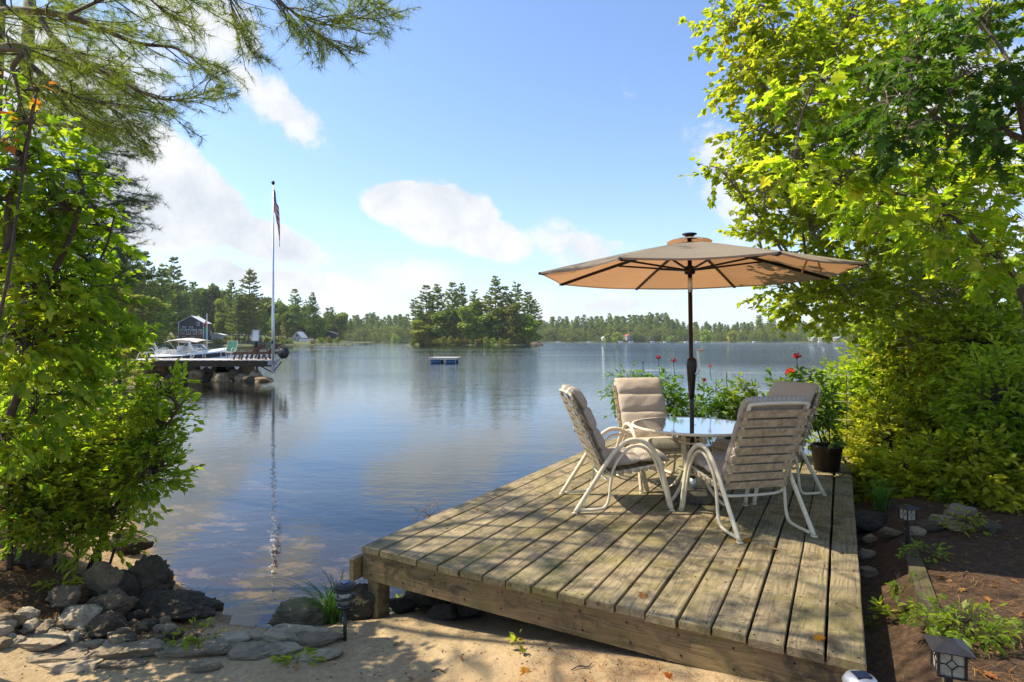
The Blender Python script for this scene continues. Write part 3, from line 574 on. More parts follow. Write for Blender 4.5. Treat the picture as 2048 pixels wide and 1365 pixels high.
# the wood on the far shore: one mass
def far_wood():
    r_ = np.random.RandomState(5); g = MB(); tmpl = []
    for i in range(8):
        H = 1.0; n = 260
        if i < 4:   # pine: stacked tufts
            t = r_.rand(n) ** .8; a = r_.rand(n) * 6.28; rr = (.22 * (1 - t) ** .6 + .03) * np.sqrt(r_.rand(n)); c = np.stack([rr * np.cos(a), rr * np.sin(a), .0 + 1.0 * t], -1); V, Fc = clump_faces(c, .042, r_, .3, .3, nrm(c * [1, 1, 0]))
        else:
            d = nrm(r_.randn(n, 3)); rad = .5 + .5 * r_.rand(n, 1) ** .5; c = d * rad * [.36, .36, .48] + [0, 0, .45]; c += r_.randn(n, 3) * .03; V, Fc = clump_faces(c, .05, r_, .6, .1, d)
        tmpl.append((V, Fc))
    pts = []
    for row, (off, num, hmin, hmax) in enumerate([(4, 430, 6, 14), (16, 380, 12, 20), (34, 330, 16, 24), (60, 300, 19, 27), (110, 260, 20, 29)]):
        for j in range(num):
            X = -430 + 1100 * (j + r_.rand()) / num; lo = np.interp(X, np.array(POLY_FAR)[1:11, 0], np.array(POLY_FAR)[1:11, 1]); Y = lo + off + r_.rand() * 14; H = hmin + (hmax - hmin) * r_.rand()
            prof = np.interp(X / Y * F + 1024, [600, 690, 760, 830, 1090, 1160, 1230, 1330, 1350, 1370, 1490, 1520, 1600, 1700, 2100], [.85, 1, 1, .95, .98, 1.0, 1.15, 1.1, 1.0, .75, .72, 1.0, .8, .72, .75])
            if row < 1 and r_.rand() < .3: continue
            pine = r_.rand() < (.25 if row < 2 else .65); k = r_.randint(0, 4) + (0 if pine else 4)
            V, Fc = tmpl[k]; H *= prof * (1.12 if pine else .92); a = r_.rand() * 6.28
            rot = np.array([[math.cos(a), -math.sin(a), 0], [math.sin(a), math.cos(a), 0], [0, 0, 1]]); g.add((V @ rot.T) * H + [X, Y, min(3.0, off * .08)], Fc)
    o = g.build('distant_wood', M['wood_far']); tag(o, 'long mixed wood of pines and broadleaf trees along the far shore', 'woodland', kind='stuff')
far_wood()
FARB = [(1233, 665, 645, 1, 'pale yellow bushy'), (1212, 668, 650, 1, 'rounded bright green'), (1140, 676, 648, 0, 'low golden'), (735, 668, 600, 0, 'golden lakeside'), (755, 664, 598, 0, 'broad golden'), (793, 668, 560, 1, 'small round green'), (1410, 660, 648, 1, 'small rounded olive'), (1460, 662, 645, 1, 'rounded green'), (1700, 672, 640, 0, 'low golden waterside'), (1340, 672, 650, 1, 'small green')]
for i, (px, py, Y, k, d) in enumerate(FARB):
    X = (px - 1024) / F * Y; H = CZ - (py - HY) / F * Y + .8
    put_tree('far_tree', BUSHG[k], (X, Y - 4, -.3), (H / 3.4, H / 3), i, d + ' tree on the far shore, %s such tree from the left' % ORD[sorted([f[0] for f in FARB]).index(px)], 'tree', 'trees standing forward of the far wood')

def haze():
    m = bpy.data.materials.new('lake haze'); m.use_nodes = True; T = NT(m.node_tree); v = T.n('ShaderNodeVolumePrincipled'); v.inputs['Color'].default_value = (.8, .88, 1, 1); v.inputs['Density'].default_value = .00012; v.inputs['Anisotropy'].default_value = .3
    o = T.n('ShaderNodeOutputMaterial'); T.l(v.outputs[0], o.inputs['Volume']); g = MB(); g.box((0, 1000, 21), (3400, 2600, 52)); b = g.build('haze', m, kind='stuff'); b['label'] = 'thin summer haze over the whole lake'; b['category'] = 'haze'
HAZE = True
if HAZE: haze()
# ------------------------------------------------------------------ far buildings
def part(name, mat, parent, fn, smooth=False, kind=None):
    g = MB(); fn(g); return g.build(name, M[mat], parent, smooth, kind=kind)
def gable_house(name, label, loc, rz, w_, d_, h, roofh, wall, roof, wins, cat='house', over=.4, extra=None):
    t = thing(name, label, cat, loc, rz)
    def walls(g):
        g.box((0, 0, h / 2), (w_, d_, h)); g.add([(-w_ / 2, -d_ / 2, h), (w_ / 2, -d_ / 2, h), (0, -d_ / 2, h + roofh), (-w_ / 2, d_ / 2, h), (w_ / 2, d_ / 2, h), (0, d_ / 2, h + roofh)], [(0, 1, 2), (3, 5, 4)])
    part('wall', wall, t, walls)
    def rf(g):
        s = roofh / (w_ / 2)
        for sx in (-1, 1):
            g.add([(0, -d_ / 2 - over, h + roofh + .12), (sx * (w_ / 2 + over), -d_ / 2 - over, h - s * over + .12), (sx * (w_ / 2 + over), d_ / 2 + over, h - s * over + .12), (0, d_ / 2 + over, h + roofh + .12),
                   (0, -d_ / 2 - over, h + roofh - .1), (sx * (w_ / 2 + over), -d_ / 2 - over, h - s * over - .1), (sx * (w_ / 2 + over), d_ / 2 + over, h - s * over - .1), (0, d_ / 2 + over, h + roofh - .1)],
                  [(0, 1, 2, 3), (7, 6, 5, 4), (0, 4, 5, 1), (1, 5, 6, 2), (2, 6, 7, 3)])
    part('roof', roof, t, rf)
    for (x, z, ww, hh) in wins:
        f = part('window', 'white', t, lambda g: g.box((x, -d_ / 2 - .04, z), (ww, .1, hh)))
        part('pane', 'window', f, lambda g: [g.box((x + sx * ww * .22, -d_ / 2 - .1, z), (ww * .36, .04, hh * .8)) for sx in (-1, 1)])
    return t
hp = P(385, 690, 236)
h = gable_house('lake_house', 'dark blue lake house with pale roof and brown balcony behind the pines', (hp[0], 238, 1.6), R(12), 9, 10, 7.6, 2.7, 'darkblue_wall', 'roof_pale',
                [(-2.6, 5.3, 1.2, 1.5), (0, 5.3, 1.2, 1.5), (2.6, 7.2, 1.1, 1.4), (-3.2, 4.1, 1.4, 1.8), (-.9, 3.9, 1.6, 2.0), (1.4, 3.9, 1.4, 2.0), (3.4, 4.0, 1.2, 1.8), (-2.5, 1.3, 1.6, 2.0), (.5, 1.3, 1.8, 2.0)])
part('corner_board', 'white', h, lambda g: [g.box((4.53, -5.03, 3.8), (.22, .22, 7.6)), g.box((-4.53, -5.03, 3.8), (.22, .22, 7.6))])
def balc(g):
    g.box((0, -6.4, 2.75), (10, 2.6, .22)); g.box((0, -7.6, 3.75), (10, .1, .1)); g.box((0, -7.6, 3.1), (10, .08, .08))
    for i in range(6): g.box((-4.9 + i * 1.96, -7.6, 1.85), (.16, .16, 3.8))
    g.bar((5, -7.4, 2.8), (1.5, -8.6, .0), .1, .35); g.bar((5.2, -8.4, 3.6), (1.7, -9.4, .8), .1, .12)
part('balcony', 'brown_rail', h, balc)
part('baluster', 'brown_rail', h, lambda g: [g.box((-4.8 + i * .3, -7.6, 3.4), (.05, .05, .6)) for i in range(33)], kind='stuff')
cp = P(597, 690, 282)
ct = gable_house('white_cottage', 'small white cottage with pointed gable and arched window by the flagpole', (cp[0], 284, 1.6), R(-6), 4.2, 6, 2.2, 2.4, 'house_white', 'roof_pale', [(-1.0, 1.2, 1.0, 1.3), (1.0, 1.2, 1.0, 1.3)])
part('gable_window', 'window', ct, lambda g: g.add([(-.8, -3.08, 2.4), (.8, -3.08, 2.4), (0, -3.08, 3.7), (-.8, -2.98, 2.4), (.8, -2.98, 2.4), (0, -2.98, 3.7)], [(0, 1, 2), (0, 3, 4, 1), (1, 4, 5, 2), (2, 5, 3, 0)]))
fc = thing('white_fence', 'low white picket fence beside the small white cottage', 'fence', (cp[0] + 5.0, 279, 1.4))
part('rail', 'white', fc, lambda g: [g.box((0, 0, 1.15), (7, .1, .12)), g.box((0, 0, .3), (7, .1, .12))])
for i in range(14): part('picket', 'white', fc, lambda g: g.box((-3.4 + i * .52, -.08, .65), (.34, .06, 1.3)))
tb = gable_house('shed', 'tan shed behind the shore shrubs right of the blue house', (P(428, 690, 242)[0], 246, 2.0), .1, 5, 4, 2.4, .6, 'house_white', 'roof_pale', [])
dh = gable_house('dark_cabin', 'dark cabin among the trunks right of the white cottage', (P(648, 690, 296)[0], 305, 2.0), .1, 8, 5, 3.4, 1.4, 'darkblue_wall', 'bark', [(-1, 1.4, 1.4, 1.2)])
r1_ = P(1259, 684, 650)
rh = gable_house('red_roofed_house', 'white house with red roof on the far shore left of the umbrella pole', (r1_[0], 660, 2.0), R(20), 8, 9, 5, 2.4, 'house_white', 'roof_red', [(-2.5, 1.4, 1.5, 1.4), (1.5, 1.4, 1.5, 1.4), (-2, 3.8, 1.3, 1.3), (2, 3.8, 1.3, 1.3)])
for i, (px, ww, d) in enumerate([(1348, 4, 'tiny red cabin on the far shore just left of the umbrella pole'), (1208, 4, 'tiny pale boathouse on the far shore left of the red roofed house'), (1650, 11, 'long low grey house on the far shore near the right trees'), (1678, 9, 'pale low house on the far shore, rightmost building in view'), (1627, 7, 'small grey cottage left of the long low house on the far shore'), (1300, 6, 'low cream bungalow right of the red roofed house')]):
    q = P(px, 684, 658); gable_house('far_house', d, (q[0], 661, 1.4), .15 * i, ww, 6, 3.2, 1.6, 'roof_red' if i == 0 else 'house_white', 'roof_pale' if i else 'bark', [(-ww * .25, 1.6, 1.2, 1.3), (ww * .25, 1.6, 1.2, 1.3)])
def small_boat(px, py, Y, L, label, mat='white_gel'):
    q = P(px, py, Y); t = thing('moored_boat', label, 'boat', (q[0], Y, 0.0), .1, 'small boats moored along the far shore')
    part('hull', mat, t, lambda g: g.add([(-L / 2, -.8, .1), (L * .3, -.8, .1), (L / 2, 0, .25), (L * .3, .8, .1), (-L / 2, .8, .1), (-L / 2, -1, .9), (L * .3, -1, 1), (L * .58, 0, 1.2), (L * .3, 1, 1), (-L / 2, 1, .9)], [(5, 6, 7, 8, 9), (0, 5, 9, 4), (0, 1, 6, 5), (1, 2, 7, 6), (2, 3, 8, 7), (3, 4, 9, 8)]))
    part('cabin', 'window', t, lambda g: g.box((0, 0, 1.4), (L * .3, 1.4, .8)))
for i, (px, L) in enumerate([(1116, 6), (1178, 6), (1242, 7), (1262, 8), (1305, 7), (1330, 5), (1372, 6), (1395, 6), (1508, 5), (1640, 6), (1735, 5)]):
    small_boat(px, 684, 628 + i % 3, L * .62, 'tiny white boat moored off the far shore, %s from the left' % ORD[i])
# ------------------------------------------------------------------ things on the lake
rf = thing('swim_raft', 'wooden swim raft on blue barrels floating in front of the island', 'raft', (P(890, 727, 57)[0], 57, 0), R(-4))
part('raft_deck', 'dock_top', rf, lambda g: [g.box((-1.28 + i * .197, 0, .52), (.18, 2.4, .05)) for i in range(14)])
part('raft_frame', 'dock_top', rf, lambda g: [g.box((0, y_, .42), (2.75, .08, .16)) for y_ in (-1.15, 0, 1.15)])
for x_ in (-.75, .72):
    for y_ in (-.85, .85): part('barrel', 'blue_plastic', rf, lambda g: g.tube([(x_ - .47, y_, .13), (x_ - .44, y_, .13), (x_ + .44, y_, .13), (x_ + .47, y_, .13)], [.2, .25, .25, .2], 14), True)
part('ladder', 'timber', rf, lambda g: [g.box((-1.22, -.9, .85), (.06, .06, .75)), g.box((-1.02, -.9, .85), (.06, .06, .75)), g.box((-1.12, -.9, 1.0), (.22, .04, .05)), g.box((-1.12, -.9, .8), (.22, .04, .05))])
tm = thing('swim_float', 'low white swimming float with a small white chair far off', 'float', (P(612, 694, 150)[0], 170, 0))
part('float_deck', 'dock_top', tm, lambda g: g.box((0, 0, .2), (9, 3, .2)))
part('chair', 'dock_top', tm, lambda g: [g.box((-1.8, 0, .65), (.4, .08, .6)), g.box((-1.8, -.3, .5), (.4, .5, .08)), g.box((-2.05, -.5, .65), (.08, .08, .5)), g.box((-1.55, -.5, .65), (.08, .08, .5))])
ld = thing('far_dock', 'long low grey dock reaching out from the left point', 'dock', (P(668, 688, 262)[0], 262, 0), .02)
part('dock_deck', 'dock_top', ld, lambda g: g.box((2, 0, .5), (22, 2, .15)))
for i in range(7): part('post', 'dock_wood', ld, lambda g: g.box((-8 + i * 3.3, -.9, .1), (.2, .2, 1.2)))
l2 = thing('far_raft', 'tiny dark raft floating between the point and the island', 'raft', (P(757, 687, 330)[0], 300, 0))
part('raft_deck', 'dock_wood', l2, lambda g: g.box((0, 0, .35), (5, 3, .5)))
part('ladder', 'white', l2, lambda g: [g.box((2.2, -1.5, .8), (.1, .1, 1)), g.box((1.8, -1.5, .8), (.1, .1, 1))])
# ------------------------------------------------------------------ rocks
_bm = bmesh.new(); bmesh.ops.create_icosphere(_bm, subdivisions=5, radius=1); ICO4 = (np.array([v.co for v in _bm.verts]), np.array([[v.index for v in f.verts] for f in _bm.faces])); _bm.free()
_bm = bmesh.new(); bmesh.ops.create_icosphere(_bm, subdivisions=4, radius=1); ICO3 = (np.array([v.co for v in _bm.verts]), np.array([[v.index for v in f.verts] for f in _bm.faces])); _bm.free()
_bm = bmesh.new(); bmesh.ops.create_icosphere(_bm, subdivisions=3, radius=1); ICO2 = (np.array([v.co for v in _bm.verts]), np.array([[v.index for v in f.verts] for f in _bm.faces])); _bm.free()
def rock_mesh(seed, size, ico=ICO3, cuts=9, rough=.1, slab=False):
    r_ = np.random.RandomState(seed); V = ico[0].copy()
    if slab: V = np.stack([np.sign(V[:, 0]) * np.abs(V[:, 0]) ** .7, np.sign(V[:, 1]) * np.abs(V[:, 1]) ** .7, np.clip(V[:, 2] * 1.6, -.62, .5)], -1)
    for i in range(cuts):
        n = nrm(r_.randn(3) * ([1, 1, .25] if slab else [1, 1, .8])); d = .58 + .32 * r_.rand(); ex = np.maximum(0, V @ n - d); V = V - ex[:, None] * n * .92
    o = r_.rand(3) * 50; k = 1.0
    for a, fq in ((rough * 1.2, 1.7), (rough * .7, 4.5), (rough * .5, 10)):
        dn = np.array([noise.noise(Vector(v * fq + o)) for v in V]); V = V * (1 + a * dn[:, None])
    g = MB(); g.add(V * np.array(size) / 2 * 1.17, ico[1]); return g
def rock(name, label, cat, loc, size, rz, mat, seed, group=None, ico=ICO3, slab=False, tilt=(0, 0), rough=.12):
    g = rock_mesh(seed, size, ico, slab=slab, rough=rough); o = g.build(name, M[mat], smooth=True, loc=loc); o.rotation_euler = (tilt[0], tilt[1], rz)
    return tag(o, label, cat, group)
# ------------------------------------------------------------------ neighbour's dock with its rocks
DY = 31.5; DKZ = 1.15
def dpx(px): return (px - 1024) / F * DY
dk_ = thing('dock', 'long dark timber dock on a rock crib, seen on edge at the left', 'dock', (-16.6, DY, 0))
x0, x1 = -20.6 + 16.6, dpx(547) + 16.6
part('fascia_beam', 'dock_wood', dk_, lambda g: g.box(((x0 + x1) / 2, 0, DKZ - .22), (x1 - x0, .09, .3)))
SKW = -1.15
part('fascia_beam', 'dock_wood', dk_, lambda g: g.box(((x0 + x1) / 2 + SKW, 2.6, DKZ - .22), (x1 - x0, .09, .3)))
part('end_beam', 'dock_wood', dk_, lambda g: g.bar((x1 - .07, .05, DKZ - .22), (x1 - .07 + SKW, 2.55, DKZ - .22), .09, .28))
part('plank', 'dock_top', dk_, lambda g: [g.bar((x0 + .08 + i * .152 + .03, -.09, DKZ - .04 + .006 * (i % 3)), (x0 + .08 + i * .152 + SKW - .03, 2.69, DKZ - .04 + .006 * (i % 3)), .13, .04) for i in range(int((x1 - x0) / .152))], kind='stuff')
for xx in (x0 + .5, x0 + 3.0, x0 + 4.7, x1 - 1.2): part('joist', 'dock_wood', dk_, lambda g: g.bar((xx, .05, DKZ - .2), (xx + SKW, 2.55, DKZ - .2), .1, .2))
for xx, yy in ((x1 - 1.02, .3), (x1 - 2.1, 2.3)): part('post', 'timber', dk_, lambda g: g.tube([(xx, yy, -1.3), (xx, yy, DKZ - .1)], .07, 8))
for xx in (x0 + 3.2, x0 + 4.9, x1 - 2.9): part('crib_block', 'dock_wood', dk_, lambda g: [g.box((xx, .4, DKZ - .46), (.55, .5, .16)), g.box((xx, .4, DKZ - .62), (.8, .3, .12))])
DR = [(300, 748, 1.7, 1.1), (335, 742, 1.6, .95), (350, 757, 1.2, .6), (375, 745, .9, .8), (394, 752, .9, .8), (405, 760, .9, .5), (418, 748, .8, .8), (445, 757, 1.35, .95), (469, 752, .9, .7), (482, 760, 1.2, .75), (492, 744, 1.0, .95), (500, 762, 1.1, .6), (513, 752, .85, .7), (525, 763, 1.3, .5),
      (462, 744, .8, .7), (435, 742, .7, .6), (388, 742, .8, .5), (283, 762, 1.6, .8), (318, 766, 1.3, .6), (290, 780, 1.5, .6), (262, 790, 1.6, .7), (340, 770, 1.0, .4)]
DRO = sorted(range(len(DR)), key=lambda k: DR[k][0])
for i, (px, py, w_, h_) in enumerate(DR):
    Y = DY + .35 + (.8 if py < 750 else 0) - (.5 if py > 760 else 0); z = CZ - (py - HY) / F * Y
    if py > 772: q = PZ(px, py + 4, 0); Y = q[1]; z = .1
    rock('boulder', '%s boulder under the dock, %s from the bank' % ('brown' if i % 3 == 1 or i in (6, 7) else ('grey' if i % 3 == 0 else 'black'), ORD[DRO.index(i)]), 'boulder', ((px - 1024) / F * Y, Y, z), (w_ * .85, w_ * .7, h_ * .85), i * 1.7, 'rock_brown' if i % 3 == 1 or i in (6, 7) else ('rock_grey' if i % 3 == 0 else 'rock_dark'), 300 + i, 'boulders under the dock')
# flagpole and flag
fx = dpx(548) + .0
fp = thing('flagpole', 'tall white flagpole at the outer end of the dock', 'flagpole', (fx, DY - .12, 0))
part('pole', 'alu', fp, lambda g: g.tube([(0, 0, .45), (0, 0, 3), (0, 0, 10.55)], [.075, .072, .03], 12), True)
part('finial', 'black_metal', fp, lambda g: g.lathe([(0, 10.52), (.05, 10.55), (.09, 10.62), (.09, 10.68), (.05, 10.75), (0, 10.77)], 12), True)
part('bracket', 'grey_metal', fp, lambda g: [g.box((-.05, .1, .98), (.5, .16, .22)), g.box((0, 0, .62), (.14, .14, .4))])
part('brace', 'bronze', fp, lambda g: [g.tube([(-.9, .1, .92), (-.1, .0, .5)], .03, 6), g.tube([(.45, 0, 1.05), (.02, 0, .5)], .03, 6)])
part('cleat', 'bronze', fp, lambda g: g.box((0, -.09, 2.1), (.06, .06, .18)))
part('halyard', 'white', fp, lambda g: g.tube([(.09, -.05, 2.1), (.07, -.04, 6), (.05, -.02, 10.5)], .008, 4))
def flag():
    nx, ny = 30, 40; A = np.zeros((nx, ny, 3)); U = np.zeros((nx, ny, 2))
    for i in range(nx):
        u = i / (nx - 1)
        for j in range(ny):
            v = j / (ny - 1); drop = 1.15 * v + (u ** .8) * 1.9 * (.55 + .45 * v)     # hangs: fly edge falls below the hoist
            fold = math.sin(u * 15 + v * 2.2) * .055 * (u ** .4); 
            xx = .05 + .36 * u ** .5 * (.6 + .4 * v) + .06 * math.sin(u * 9 - v * 3) * u
            A[i, j] = (xx, fold - .02, 10.35 - drop * 1.05); U[i, j] = (u, 1 - v)
    g = MB(); g.grid(A, uv=U.reshape(-1, 2)); o = g.build('flag', M['flag'], None, True, True); o.location = (fx, DY - .14, 0)
    tag(o, 'limp red white and blue striped flag hanging from the tall flagpole', 'flag')
flag()
sdh = thing('satellite_dish', 'black round satellite dish on an arm beyond the flagpole base', 'satellite dish', (dpx(571), DY - .3, CZ - (706 - HY) / F * (DY - .3)))
part('dish', 'black', sdh, lambda g: g.lathe([(0, .06), (.15, .045), (.28, .01), (.31, -.03), (.3, -.05), (.27, -.015), (.14, .02), (0, .035)], 24, M=Matrix.Rotation(R(80), 3, 'X') @ Matrix.Rotation(R(0), 3, 'Y')), True)
part('feed_arm', 'bronze', sdh, lambda g: [g.tube([(-.02, -.05, -.12), (-.1, -.32, -.1), (-.08, -.3, .02)], .015, 5), g.box((-.08, -.1, -.12), (.1, .1, .16))])
part('mount', 'grey_metal', sdh, lambda g: g.tube([(-.03, .02, -.05), (-.3, .15, -.4), (-.62, .2, -.52)], .022, 6))
# easel under a white board
es = thing('easel', 'black tripod easel holding a white framed board on the dock', 'easel', (dpx(496), DY + 1.0, DKZ))
part('board', 'white', es, lambda g: g.box((0, -.05, 1.32), (.36, .04, .62), M=Matrix.Rotation(R(-8), 3, 'X') @ Matrix.Rotation(R(4), 3, 'Y')))
part('board_frame', 'grey_metal', es, lambda g: [g.box((0, -.07, 1.32 + s_ * .31), (.4, .05, .03)) for s_ in (-1, 1)] + [g.box((s_ * .19, -.07, 1.32), (.03, .05, .64)) for s_ in (-1, 1)])
for a, b in ((-.22, 0), (.22, .02), (0, .4)): part('leg', 'black', es, lambda g: g.tube([(a, b, 0), (a * .1, b * .1, 1.05)], .022, 5))
part('hanging_cloth', 'black', es, lambda g: g.lathe([(.02, .55), (.1, .62), (.12, .8), (.09, .95), (.03, 1.03)], 9), True)
def dock_chair(px, rz, label, y=1.2, web='white', s=1.0):
    t = thing('patio_chair', label, 'chair', (dpx(px), DY + y, DKZ), rz, 'pale tube chairs on the dock'); t.scale = (s, s, s)
    for sx in (-.28, .28):
        part('side_frame', 'pale_pipe', t, lambda g: g.tube([(sx, -.3, 0), (sx, -.1, .4), (sx, .05, .6), (sx, .25, .6), (sx, .38, .42), (sx, .42, 0)], .02, 6, smooth=4))
        part('back_post', 'pale_pipe', t, lambda g: g.tube([(sx, .1, .38), (sx, -.18, .5), (sx, -.42, 1.0)], .018, 6, smooth=3))
    part('top_rail', 'pale_pipe', t, lambda g: g.tube([(-.28, -.42, 1.0), (.28, -.42, 1.0)], .018, 6))
    part('seat_rail', 'pale_pipe', t, lambda g: [g.tube([(-.28, .38, .4), (.28, .38, .4)], .018, 6), g.tube([(-.28, -.12, .36), (.28, -.12, .36)], .018, 6)])
    for i in range(6): u = i / 5; part('back_strap', web, t, lambda g: g.bar((-.27, -.2 - .21 * u, .52 + .44 * u), (.27, -.2 - .21 * u, .52 + .44 * u), .012, .055))
    if web == 'green_web':
        for i in range(6): part('back_strap', web, t, lambda g: g.bar((-.23 + .092 * i, -.17, .47), (-.23 + .092 * i, -.43, 1.0), .055, .012))
    for i in range(5): part('seat_strap', web, t, lambda g: g.box((0, -.05 + .1 * i, .4), (.54, .06, .012)))
    return t
dock_chair(300, R(-72), 'white strap chair in profile near the landward end of the dock', 1.0)
dock_chair(262, R(-100), 'white chair half hidden by leaves, leftmost on the dock', 1.2, s=.95)
dock_chair(357, R(-75), 'white chair in front of the boat stern', 1.8, s=.95)
dock_chair(432, R(180), 'chair with a green woven back in front of the boat bow', 1.5, 'green_web')
dock_chair(325, R(-60), 'low white chair right of the strap chair', 2.2, s=.7)
def lounger(px, y, label):
    t = thing('sun_lounger', label, 'lounger', (dpx(px), DY + y, DKZ), R(-90), 'brown wooden loungers on the dock')
    for sx in (-.3, .3):
        part('side_rail', 'redwood', t, lambda g: g.bar((sx, -.9, .34), (sx, .95, .34), .05, .1))
        for yy, k in ((-.75, -.12), (.8, .1), (-.35, -.1)): part('leg', 'redwood', t, lambda g: g.bar((sx, yy, .32), (sx, yy + k, 0), .06, .09))
        part('back_rail', 'redwood', t, lambda g: g.bar((sx * .85, .1, .38), (sx * .85, .62, .85), .045, .07))
        part('arm', 'redwood', t, lambda g: g.bar((sx, .2, .58), (sx, .7, .58), .05, .04))
    for i in range(9): part('seat_slat', 'redwood', t, lambda g: g.box((0, -.82 + .105 * i, .4), (.6, .08, .022)))
    for i in range(6): part('back_slat', 'redwood', t, lambda g: g.box((0, .14 + .082 * i, .42 + .074 * i), (.54, .03, .07)))
    part('cross_brace', 'redwood', t, lambda g: g.bar((-.28, .55, .75), (-.28, .8, .36), .04, .05))
lounger(494, .6, 'brown wooden lounger with raised back, nearer one beside the flagpole')
lounger(510, 1.7, 'brown wooden lounger with raised back, farther one behind the first')
# motor boat tied up behind the dock
def boat():
    L = 5.6; Y = 38.0; q = P(404, 700, Y); t = thing('motor_boat', 'white motor boat with blue stripe and raised white canopy behind the dock', 'boat', (q[0] - .5, Y, .45), R(-3)); t.scale = (.8, 1.1, 1.25)
    ns = 15; prof = []
    for i in range(ns):
        u = i / (ns - 1); x = -L / 2 + L * u; w_ = 1.0 * (1 - max(0, u - .45) ** 2 * 3.2) * (.92 + .08 * min(1, u * 4)); w_ = max(w_, .02); kz = -.25 + .55 * max(0, u - .6) ** 1.6 * 2.2; sh = .62 + .25 * u ** 2
        prof.append([(x, 0, kz), (x, -w_ * .75, kz + .2), (x, -w_, sh - .22), (x, -w_ * 1.02, sh), (x, -w_ * .85, sh + .04), (x, 0, sh + (.16 if u > .55 else -.25)), (x, w_ * .85, sh + .04), (x, w_ * 1.02, sh), (x, w_, sh - .22), (x, w_ * .75, kz + .2), (x, 0, kz)])
    g = MB(); g.grid(np.array(prof), flip=True); hull = g.build('hull', M['white_gel'], t, True)
    g = MB(); g.grid(np.array([[p[2], p[3]] for p in prof]) + np.array([0, -.012, -.06]), flip=True); g.build('stripe', M['darkblue_wall'], hull)
    part('transom', 'white_gel', t, lambda g: g.box((-L / 2, 0, .25), (.08, 1.7, .75)))
    part('windshield', 'glass', t, lambda g: [g.add([(.55, -.75, .78), (.2, -.8, 1.15), (.2, .8, 1.15), (.55, .75, .78), (1.1, 0, .9), (.5, 0, 1.2)], [(0, 4, 5, 1), (4, 3, 2, 5)]), g.add([(.55, -.77, .78), (.2, -.82, 1.15), (-.6, -.86, .8)], [(0, 1, 2)])])
    part('windshield_frame', 'alu', t, lambda g: [g.tube([(-.6, s_ * .86, .8), (.2, s_ * .8, 1.15), (.5, 0, 1.2)], .02, 5) for s_ in (-1, 1)])
    part('seat', 'white', t, lambda g: [g.box((-.6, -.45, .85), (.5, .5, .5)), g.box((-.6, .45, .85), (.5, .5, .5)), g.box((-2.2, 0, .75), (.8, 1.5, .3))])
    for xb in (-1.4, -.5, .3):
        part('canopy_pole', 'alu', t, lambda g: g.tube([(-.55, -.95, .8), (xb, -.9, 1.4), (xb, .9, 1.4), (-.55, .95, .8)], .02, 5))
    A = np.array([[(-1.75 + 2.7 * i / 10, y_, 1.4 + .12 * math.sin(math.pi * i / 10) - .12 * abs(y_) ** 2) for y_ in (-.95, -.5, 0, .5, .95)] for i in range(11)])
    g = MB(); g.grid(A); g.grid(A - [0, 0, .03], flip=True); g.build('canopy', M['dock_top'], t, True)
    part('outboard_motor', 'black', t, lambda g: [g.box((-L / 2 - .25, 0, .75), (.35, .35, .5)), g.box((-L / 2 - .22, 0, .2), (.15, .12, .7))])
    for i, (px, w_) in enumerate([(375, .5)]): pass
boat()
fs = thing('feather_flag', 'tall narrow rainbow banner on a pole behind the motor boat', 'flag', (P(414, 690, 48)[0], 48, 0))
part('pole', 'alu', fs, lambda g: g.tube([(0, 0, -.5), (0, 0, 4.4)], .03, 6))
BC = [(.5, .1, .04), (.5, .3, .05), (.03, .2, .35), (.02, .3, .12), (.4, .05, .05)]
for i, c_ in enumerate(BC):
    M['ban%d' % i] = pmat('banner cloth %d' % i, c_, .8); part('stripe', 'ban%d' % i, fs, lambda g: g.add([(-.12 - .02 * i + .1 * (k % 2), .03 * math.sin(k), .95 + .55 * k + .11 * i) if s_ else (.02, .03, .95 + .55 * k + .11 * i) for k in range(6) for s_ in (0, 1)], [(2 * k, 2 * k + 1, 2 * k + 3, 2 * k + 2) for k in range(5)] ) if False else [g.box((-.1 + .05 * math.sin(i + k), .02 * k, 1.0 + i * .6 + k * .15), (.2 + .12 * math.sin(i * 2 + k), .02, .145)) for k in range(4)])
ib = thing('jet_boat', 'low white boat bow with canopy moored right behind the green chair', 'boat', (P(472, 697, 62)[0], 62, 0), 0)
part('hull', 'white_gel', ib, lambda g: g.add([(-3, -.9, 0), (1.5, -.9, 0), (3, 0, .2), (1.5, .9, 0), (-3, .9, 0), (-3, -1, .6), (1.5, -1, .65), (3.6, 0, .8), (1.5, 1, .65), (-3, 1, .6)], [(5, 6, 7, 8, 9), (0, 5, 9, 4), (0, 1, 6, 5), (1, 2, 7, 6), (2, 3, 8, 7), (3, 4, 9, 8)]))
part('cockpit', 'window', ib, lambda g: g.box((-.6, 0, .8), (2, 1.2, .4)))
rock('lake_rock', 'small dark rock rising from the lake right of the island', 'rock', (P(1075, 689, 250)[0], 262, .1), (5, 4, 2.4), 0, 'rock_dark', 77)

